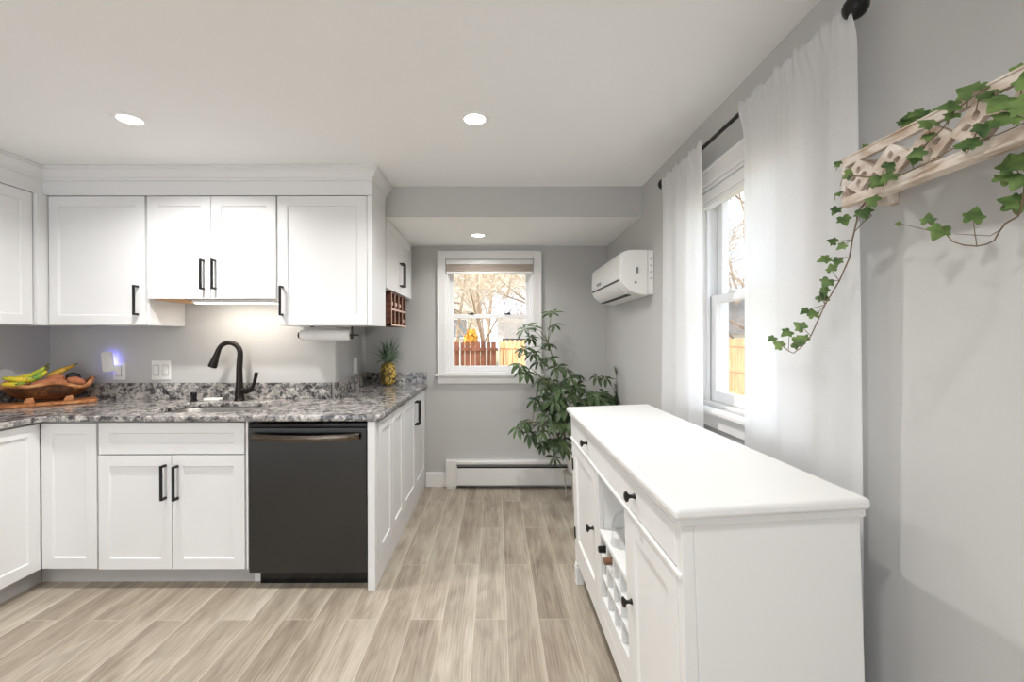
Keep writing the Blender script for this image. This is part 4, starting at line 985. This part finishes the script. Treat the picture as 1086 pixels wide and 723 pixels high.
iv = thing('ivy_plant', 'trailing green ivy growing over the pierced shelf and hanging down', 'potted plant', (.915, .80, sz0 + .001))
ivl, ivs = MB(), MB(); rnd = random.Random(21)
OUT = [(0, .02), (.14, -.14), (.32, -.22), (.48, -.16), (.54, .0), (.50, .14), (.62, .22), (.70, .36), (.60, .42), (.42, .46), (.34, .56), (.22, .78), (.10, .95), (0, 1.05)]
OUT = OUT + [(-x, y) for x, y in OUT[-2:0:-1]]
def ivy_leaf(c, nrm, tipdir, s):
    nrm = nrm.normalized(); t_ = (tipdir - nrm * tipdir.dot(nrm)).normalized(); sd_ = t_.cross(nrm); sq = rnd.uniform(.8, 1.1); fold = rnd.uniform(.08, .28)
    vs = [c + t_ * s * .22]
    for x, y in OUT: vs.append(c + sd_ * x * s * sq + t_ * y * s + nrm * (-fold * abs(x) * s + .06 * s * math.sin(4 * y)))
    n = len(OUT); ivl.add(vs, [(0, 1 + i, 1 + (i + 1) % n) for i in range(n)])
def vine(pts, r=.0016): ivs.tube(pts, [r * (1.15 - .5 * i / len(pts)) for i in range(len(pts))], 6)
def face(): return Vector((rnd.uniform(-.75, -.25), rnd.uniform(-1, -.5), rnd.uniform(-.1, .6)))
# pot of the ivy, inside the shelf
MB().box(SX + .0135, SX + .044, .56, 1.0, sz0 + .0085, sz0 + .022).build('root_mat', 'soil', iv, bevel=.003)
hang = [(918, 214, .87), (909, 226, .845), (909, 232, .835), (904, 254, .83), (901, 273, .828), (890, 298, .826), (875, 323, .824), (860, 356, .822), (850, 368, .82), (841.5, 374.5, .818), (836, 372, .816)]
vine([at_x(*p) for p in hang], .0017)
vine([at_x(*p) for p in [(918, 218, .88), (924, 229, .86), (915, 236, .84), (906, 246, .83)]], .0012)
for zx, zy in ((312, 240), (345, 250), (283, 300), (322, 305), (297, 350), (285, 385), (268, 418), (250, 445), (205, 500), (230, 525), (187, 572), (135, 582), (75, 605), (105, 640), (150, 625), (195, 620)):
    px, py = 800 + zx / 3.615, 190 + zy / 3.615; c = at_x(px, py, .822); s = rnd.uniform(.017, .025) * (1.15 if zx < 220 else 1)
    k = min(hang, key=lambda h: (h[0] - px) ** 2 + (h[1] - py) ** 2); vine([at_x(*k), c], .0008)
    ivy_leaf(c, face(), Vector((rnd.uniform(-.5, .5), rnd.uniform(.2, .8), rnd.uniform(-1, .4))), s)
loop = [(1096, 172, .90), (1087, 195, .90), (1085, 213, .90), (1080, 229, .90), (1066, 237, .90), (1060, 245, .90), (1054.7, 254.7, .90), (1046, 259, .90), (1036, 261, .90), (1021.5, 259.7, .90), (1010, 256, .90), (1004, 249, .90)]
vine([at_x(*p) for p in loop], .0016); vine([at_x(*p) for p in [(1062, 243, .902), (1050, 250, .903), (1030, 249, .90), (1012, 248, .90)]], .0008)
for px, py, s in ((984, 236, .020), (999, 240, .032), (1032, 233, .031), (1073, 222, .030), (1080, 214, .026), (1061, 192, .024), (1077, 178, .040), (1086, 186, .03), (1092, 168, .035), (955, 237, .010)):
    c = at_x(px, py, .895); k = min(loop, key=lambda h: (h[0] - px) ** 2 + (h[1] - py) ** 2); vine([at_x(*k), c], .0008)
    ivy_leaf(c, face(), Vector((rnd.uniform(-.6, .6), rnd.uniform(-.3, .6), rnd.uniform(-.6, .8))), s)
over = [(891, 174, .845, .018), (897, 184, .838, .026), (933, 187, .836, .030), (947, 184, .836, .032), (926, 193, .838, .024), (888, 220, .835, .024), (894, 230, .836, .026), (915, 222, .84, .030), (930, 213, .84, .026), (889, 204, .84, .016), (922, 156, .87, .022),
        (966, 126, .865, .030), (972, 121, .87, .032), (979, 117, .87, .030), (960, 131, .865, .024), (983, 123, .86, .026), (989, 132, .838, .036), (985, 142, .84, .026), (1016, 111, .836, .040), (1012, 120, .84, .028), (1032, 97, .838, .036), (1043, 99, .84, .026), (1048, 88, .85, .020), (1070, 103, .834, .048), (1073, 122, .832, .046), (1043, 131, .834, .036), (1036, 149, .834, .034), (1028, 153, .838, .026), (979, 159, .834, .034), (972, 166, .838, .024), (1076, 77, .86, .034), (1090, 90, .84, .04), (1088, 112, .84, .036), (1058, 94, .85, .02), (998, 118, .86, .022), (940, 178, .836, .024)]
prev = None
for px, py, x, s in over:
    c = at_x(px, py, x); ivy_leaf(c, face() + Vector((0, 0, .15)), Vector((rnd.uniform(-.6, .3), rnd.uniform(-.5, .8), rnd.uniform(-1, .5))), s * (.78 if px > 960 else .9))
    vine([c + Vector((.004, rnd.uniform(.008, .022), rnd.uniform(-.022, -.006))), c + Vector((-.002, .006, -.004)), c], .0008)
run = [at_x(*p) for p in [(900, 186, .842), (925, 188, .838), (955, 186, .838), (985, 172, .838), (1010, 158, .838), (1034, 150, .838), (1060, 142, .838), (1092, 128, .838)]]
vine(run, .0014); vine([at_x(*p) for p in [(972, 165, .838), (985, 150, .838), (1000, 136, .836), (1012, 118, .838), (1030, 104, .84), (1050, 92, .85)]], .0013)
ivl.build('foliage', 'ivy', iv, smooth=True, ang=180); ivs.build('vine', 'vine', iv, smooth=True)

# ================================================================== OUTSIDE
GZ = -.5
struct('ground', MB().box(-40, 60, YB + T + .02, 70, GZ - .2, GZ).box(XR + T + .02, 60, -20, YB + T + .02, GZ - .2, GZ), 'grass')
def fence(label, p0, p1, h0, h1, mat, dog=True, rail_side=1):
    t = thing('fence', label, 'fence', (p0[0], p0[1], GZ)); a = Vector((p0[0], p0[1], 0)); b = Vector((p1[0], p1[1], 0)); d = (b - a).normalized(); nn = Vector((d.y, -d.x, 0)); Lg = (b - a).length
    m = MB(); n = int(Lg / .145); r_ = random.Random(5)
    for i in range(n):
        u = i * .145; w = .131; h = h0 + (h1 - h0) * i / n + r_.uniform(-.012, .012)
        prof_ = [(u, GZ), (u + w, GZ), (u + w, h - .035), (u + w - .035, h), (u + .035, h), (u, h - .035)] if dog else [(u, GZ), (u + w, GZ), (u + w, h), (u, h)]
        vs = [a + d * s_ + nn * o_ + Vector((0, 0, z)) for o_ in (0, .018) for s_, z in prof_]; k = len(prof_)
        m.add(vs, [tuple(range(k)), tuple(range(k, 2 * k))[::-1]] + [(j, (j + 1) % k, k + (j + 1) % k, k + j) for j in range(k)])
    m.build('boards', mat, t)
    for z in (GZ + .3, (GZ + h0) / 2, h0 - .22):
        m = MB(); m.add([a + d * s_ + nn * o_ + Vector((0, 0, zz)) for s_ in (0, Lg) for o_ in (.019, .057) for zz in (z, z + .085)], [(0, 1, 3, 2), (4, 6, 7, 5), (0, 4, 5, 1), (2, 3, 7, 6), (0, 2, 6, 4), (1, 5, 7, 3)]); m.build('rail', mat, t)
    return t
fence('reddish wooden fence seen low through the small back window', (-2.6, 12.0), (.05, 12.0), 1.19, 1.23, 'fenceshade', False)
fence('sunlit wooden fence seen at the lower right of the small back window', (.10, 12.0), (2.6, 10.2), 1.26, 1.26, 'fence')
fence('orange picket fence seen through the curtained right window', (6.2, 17.0), (6.6, 7.0), 1.30, 1.30, 'fence')
for i, (px, lab) in enumerate(((488.3, 'thin pale pole in front of the red fence at its left'), (516.3, 'thin pale pole in front of the red fence under the tree trunk'), (529.5, 'thin pale pole where the red fence meets the sunlit fence'))):
    p = at(px, 370, 11.8); tag(MB().tube([(p.x, 11.8, GZ), (p.x, 11.8, 1.22)], .02, 10).lathe([(.024, 1.22), (.02, 1.24), (0, 1.25)], (p.x, 11.8, 0), 10).build('fence_pole', 'pole', loc=(p.x, 11.8, GZ), smooth=True), lab, 'pole', 'pale fence poles')
def tree(label, x, y, h, seed, r0=.14, spread=.5, depth=6, twig='twig', lean_=0.0, first=.25, nch=3):
    rn = random.Random(seed); tm, wm = MB(), MB()
    def grow(p, d, ln, r, lev):
        n = 3; pts = [p]; dd = d.copy()
        for i in range(n):
            dd = (dd + Vector((rn.uniform(-1, 1), rn.uniform(-1, 1), rn.uniform(-.4, .8))) * .13).normalized(); pts.append(pts[-1] + dd * ln / n)
        (tm if lev < 2 else wm).tube(pts, [r * (1 - .35 * i / n) for i in range(n + 1)], 6 if lev < 2 else 3, cap=False)
        if lev >= depth: return
        for k in range(nch if lev else nch + 2):
            u = rn.uniform(.35, 1) if lev else rn.uniform(first, 1); q = pts[min(n, int(u * n))].lerp(pts[min(n, int(u * n) + 1)], u * n % 1) if u < 1 else pts[-1]
            ax = Vector((rn.uniform(-1, 1), rn.uniform(-1, 1), rn.uniform(-.25, .5))).normalized()
            nd = (dd * .55 + ax * spread * 1.5).normalized(); grow(q, nd, ln * rn.uniform(.5, .74), r * rn.uniform(.42, .6), lev + 1)
        grow(pts[-1], dd, ln * .72, r * .64, lev + 1)
    grow(Vector((x, y, GZ)), Vector((lean_, 0, 1)).normalized(), h * .42, r0, 0)
    t = thing('bare_tree', label, 'tree', (x, y, GZ), 0, 'bare winter trees outside'); tm.build('trunk', 'bark', t, smooth=True); wm.build('branches', twig, t)
    return t
p = at(516.5, 340, 15)
tree('bare tree whose trunk stands in the middle of the small back window', p.x, 15, 9.0, 4, .075, .5, 6)
tree('bare twiggy tree at the left of the small back window view', -1.7, 19, 9, 9, .08, .6, 6, nch=4)
tree('bare twiggy tree at the right of the small back window view', 1.9, 20, 9, 12, .08, .6, 6, nch=4)
tree('bare tree farther back in the small back window view', -.6, 24, 11, 15, .09, .6, 6, nch=4)
tree('bare branching tree against the sky in the curtained right window', 7.7, 13.2, 8.5, 23, .10, .5, 6, 'bark')
tree('distant bare tree low in the curtained right window view', 13.0, 23.0, 8, 31, .15, .6, 6)
def house(name, label, x0, x1, y0, y1, z1, roofz, wall, roof, ridge='x', win=()):
    t = thing(name, label, 'house', ((x0 + x1) / 2, (y0 + y1) / 2, GZ)); MB().box(x0, x1, y0, y1, GZ, z1).build('wall', wall, t)
    o = .3
    if ridge == 'x': MB().prism([(y0 - o, z1), ((y0 + y1) / 2, roofz), (y1 + o, z1)], x0 - o, x1 + o, 'x').build('roof', roof, t)
    else: MB().prism([(x0 - o, z1), ((x0 + x1) / 2, roofz), (x1 + o, z1)], y0 - o, y1 + o, 'y').build('roof', roof, t)
    for (a, b, c, d) in win:
        f_ = MB().box(a, b, y0 - .06, y0 - .001, c, d).build('window_frame', 'vinyl', t); MB().box(a + .08, b - .08, y0 - .07, y0 - .061, c + .08, d - .08).build('pane', 'bluehouse', f_)
house('neighbour_shed', 'low grey roofed slate blue shed beyond the sunlit fence', .35, 5.5, 21, 25, 1.30, 2.4, 'bluehouse', 'roof')
house('neighbour_house', 'cream house wall behind the left end of the red fence', -9, -1.3, 26, 32, 2.9, 5.0, 'siding', 'roof', 'x', ((-2.6, -1.7, 1.3, 2.5),))
house('neighbour_garage', 'dark roofed building beyond the orange picket fence', 10.5, 20, 20.5, 26, 1.5, 3.6, 'siding', 'darkroof')
def shrub(name, label, c, r, n, mat, cat, seed):
    rn = random.Random(seed); m = MB()
    for i in range(n):
        d = Vector((rn.gauss(0, 1), rn.gauss(0, 1), rn.gauss(0, 1))).normalized(); q = Vector(c) + Vector((d.x * r[0], d.y * r[1], d.z * r[2])) * rn.uniform(.5, 1); s = rn.uniform(.04, .09)
        a = Vector((rn.uniform(-1, 1), rn.uniform(-1, 1), rn.uniform(-1, 1))).normalized(); b = a.orthogonal().normalized()
        m.add([q - a * s, q + b * s * .5, q + a * s, q - b * s * .5], [(0, 1, 2, 3)])
    t = thing(name, label, cat, (c[0], c[1], GZ)); m.build('leaves', mat, t)
    MB().tube([(c[0], c[1], GZ), (c[0] + .05, c[1], c[2])], [.05, .02], 7).build('stem', 'bark', t)
p = at(499.5, 356, 14); shrub('shrub', 'yellow leaved shrub just beyond the red fence', (p.x, 14, p.z - .1), (.22, .22, .34), 320, 'straw', 'shrub', 3)
p = at(545, 342, 27); shrub('shrub', 'tan brush beyond the slate blue shed roof', (p.x + .9, 28, p.z + .0), (2.0, .8, 1.3), 2000, 'brush', 'shrub', 5)
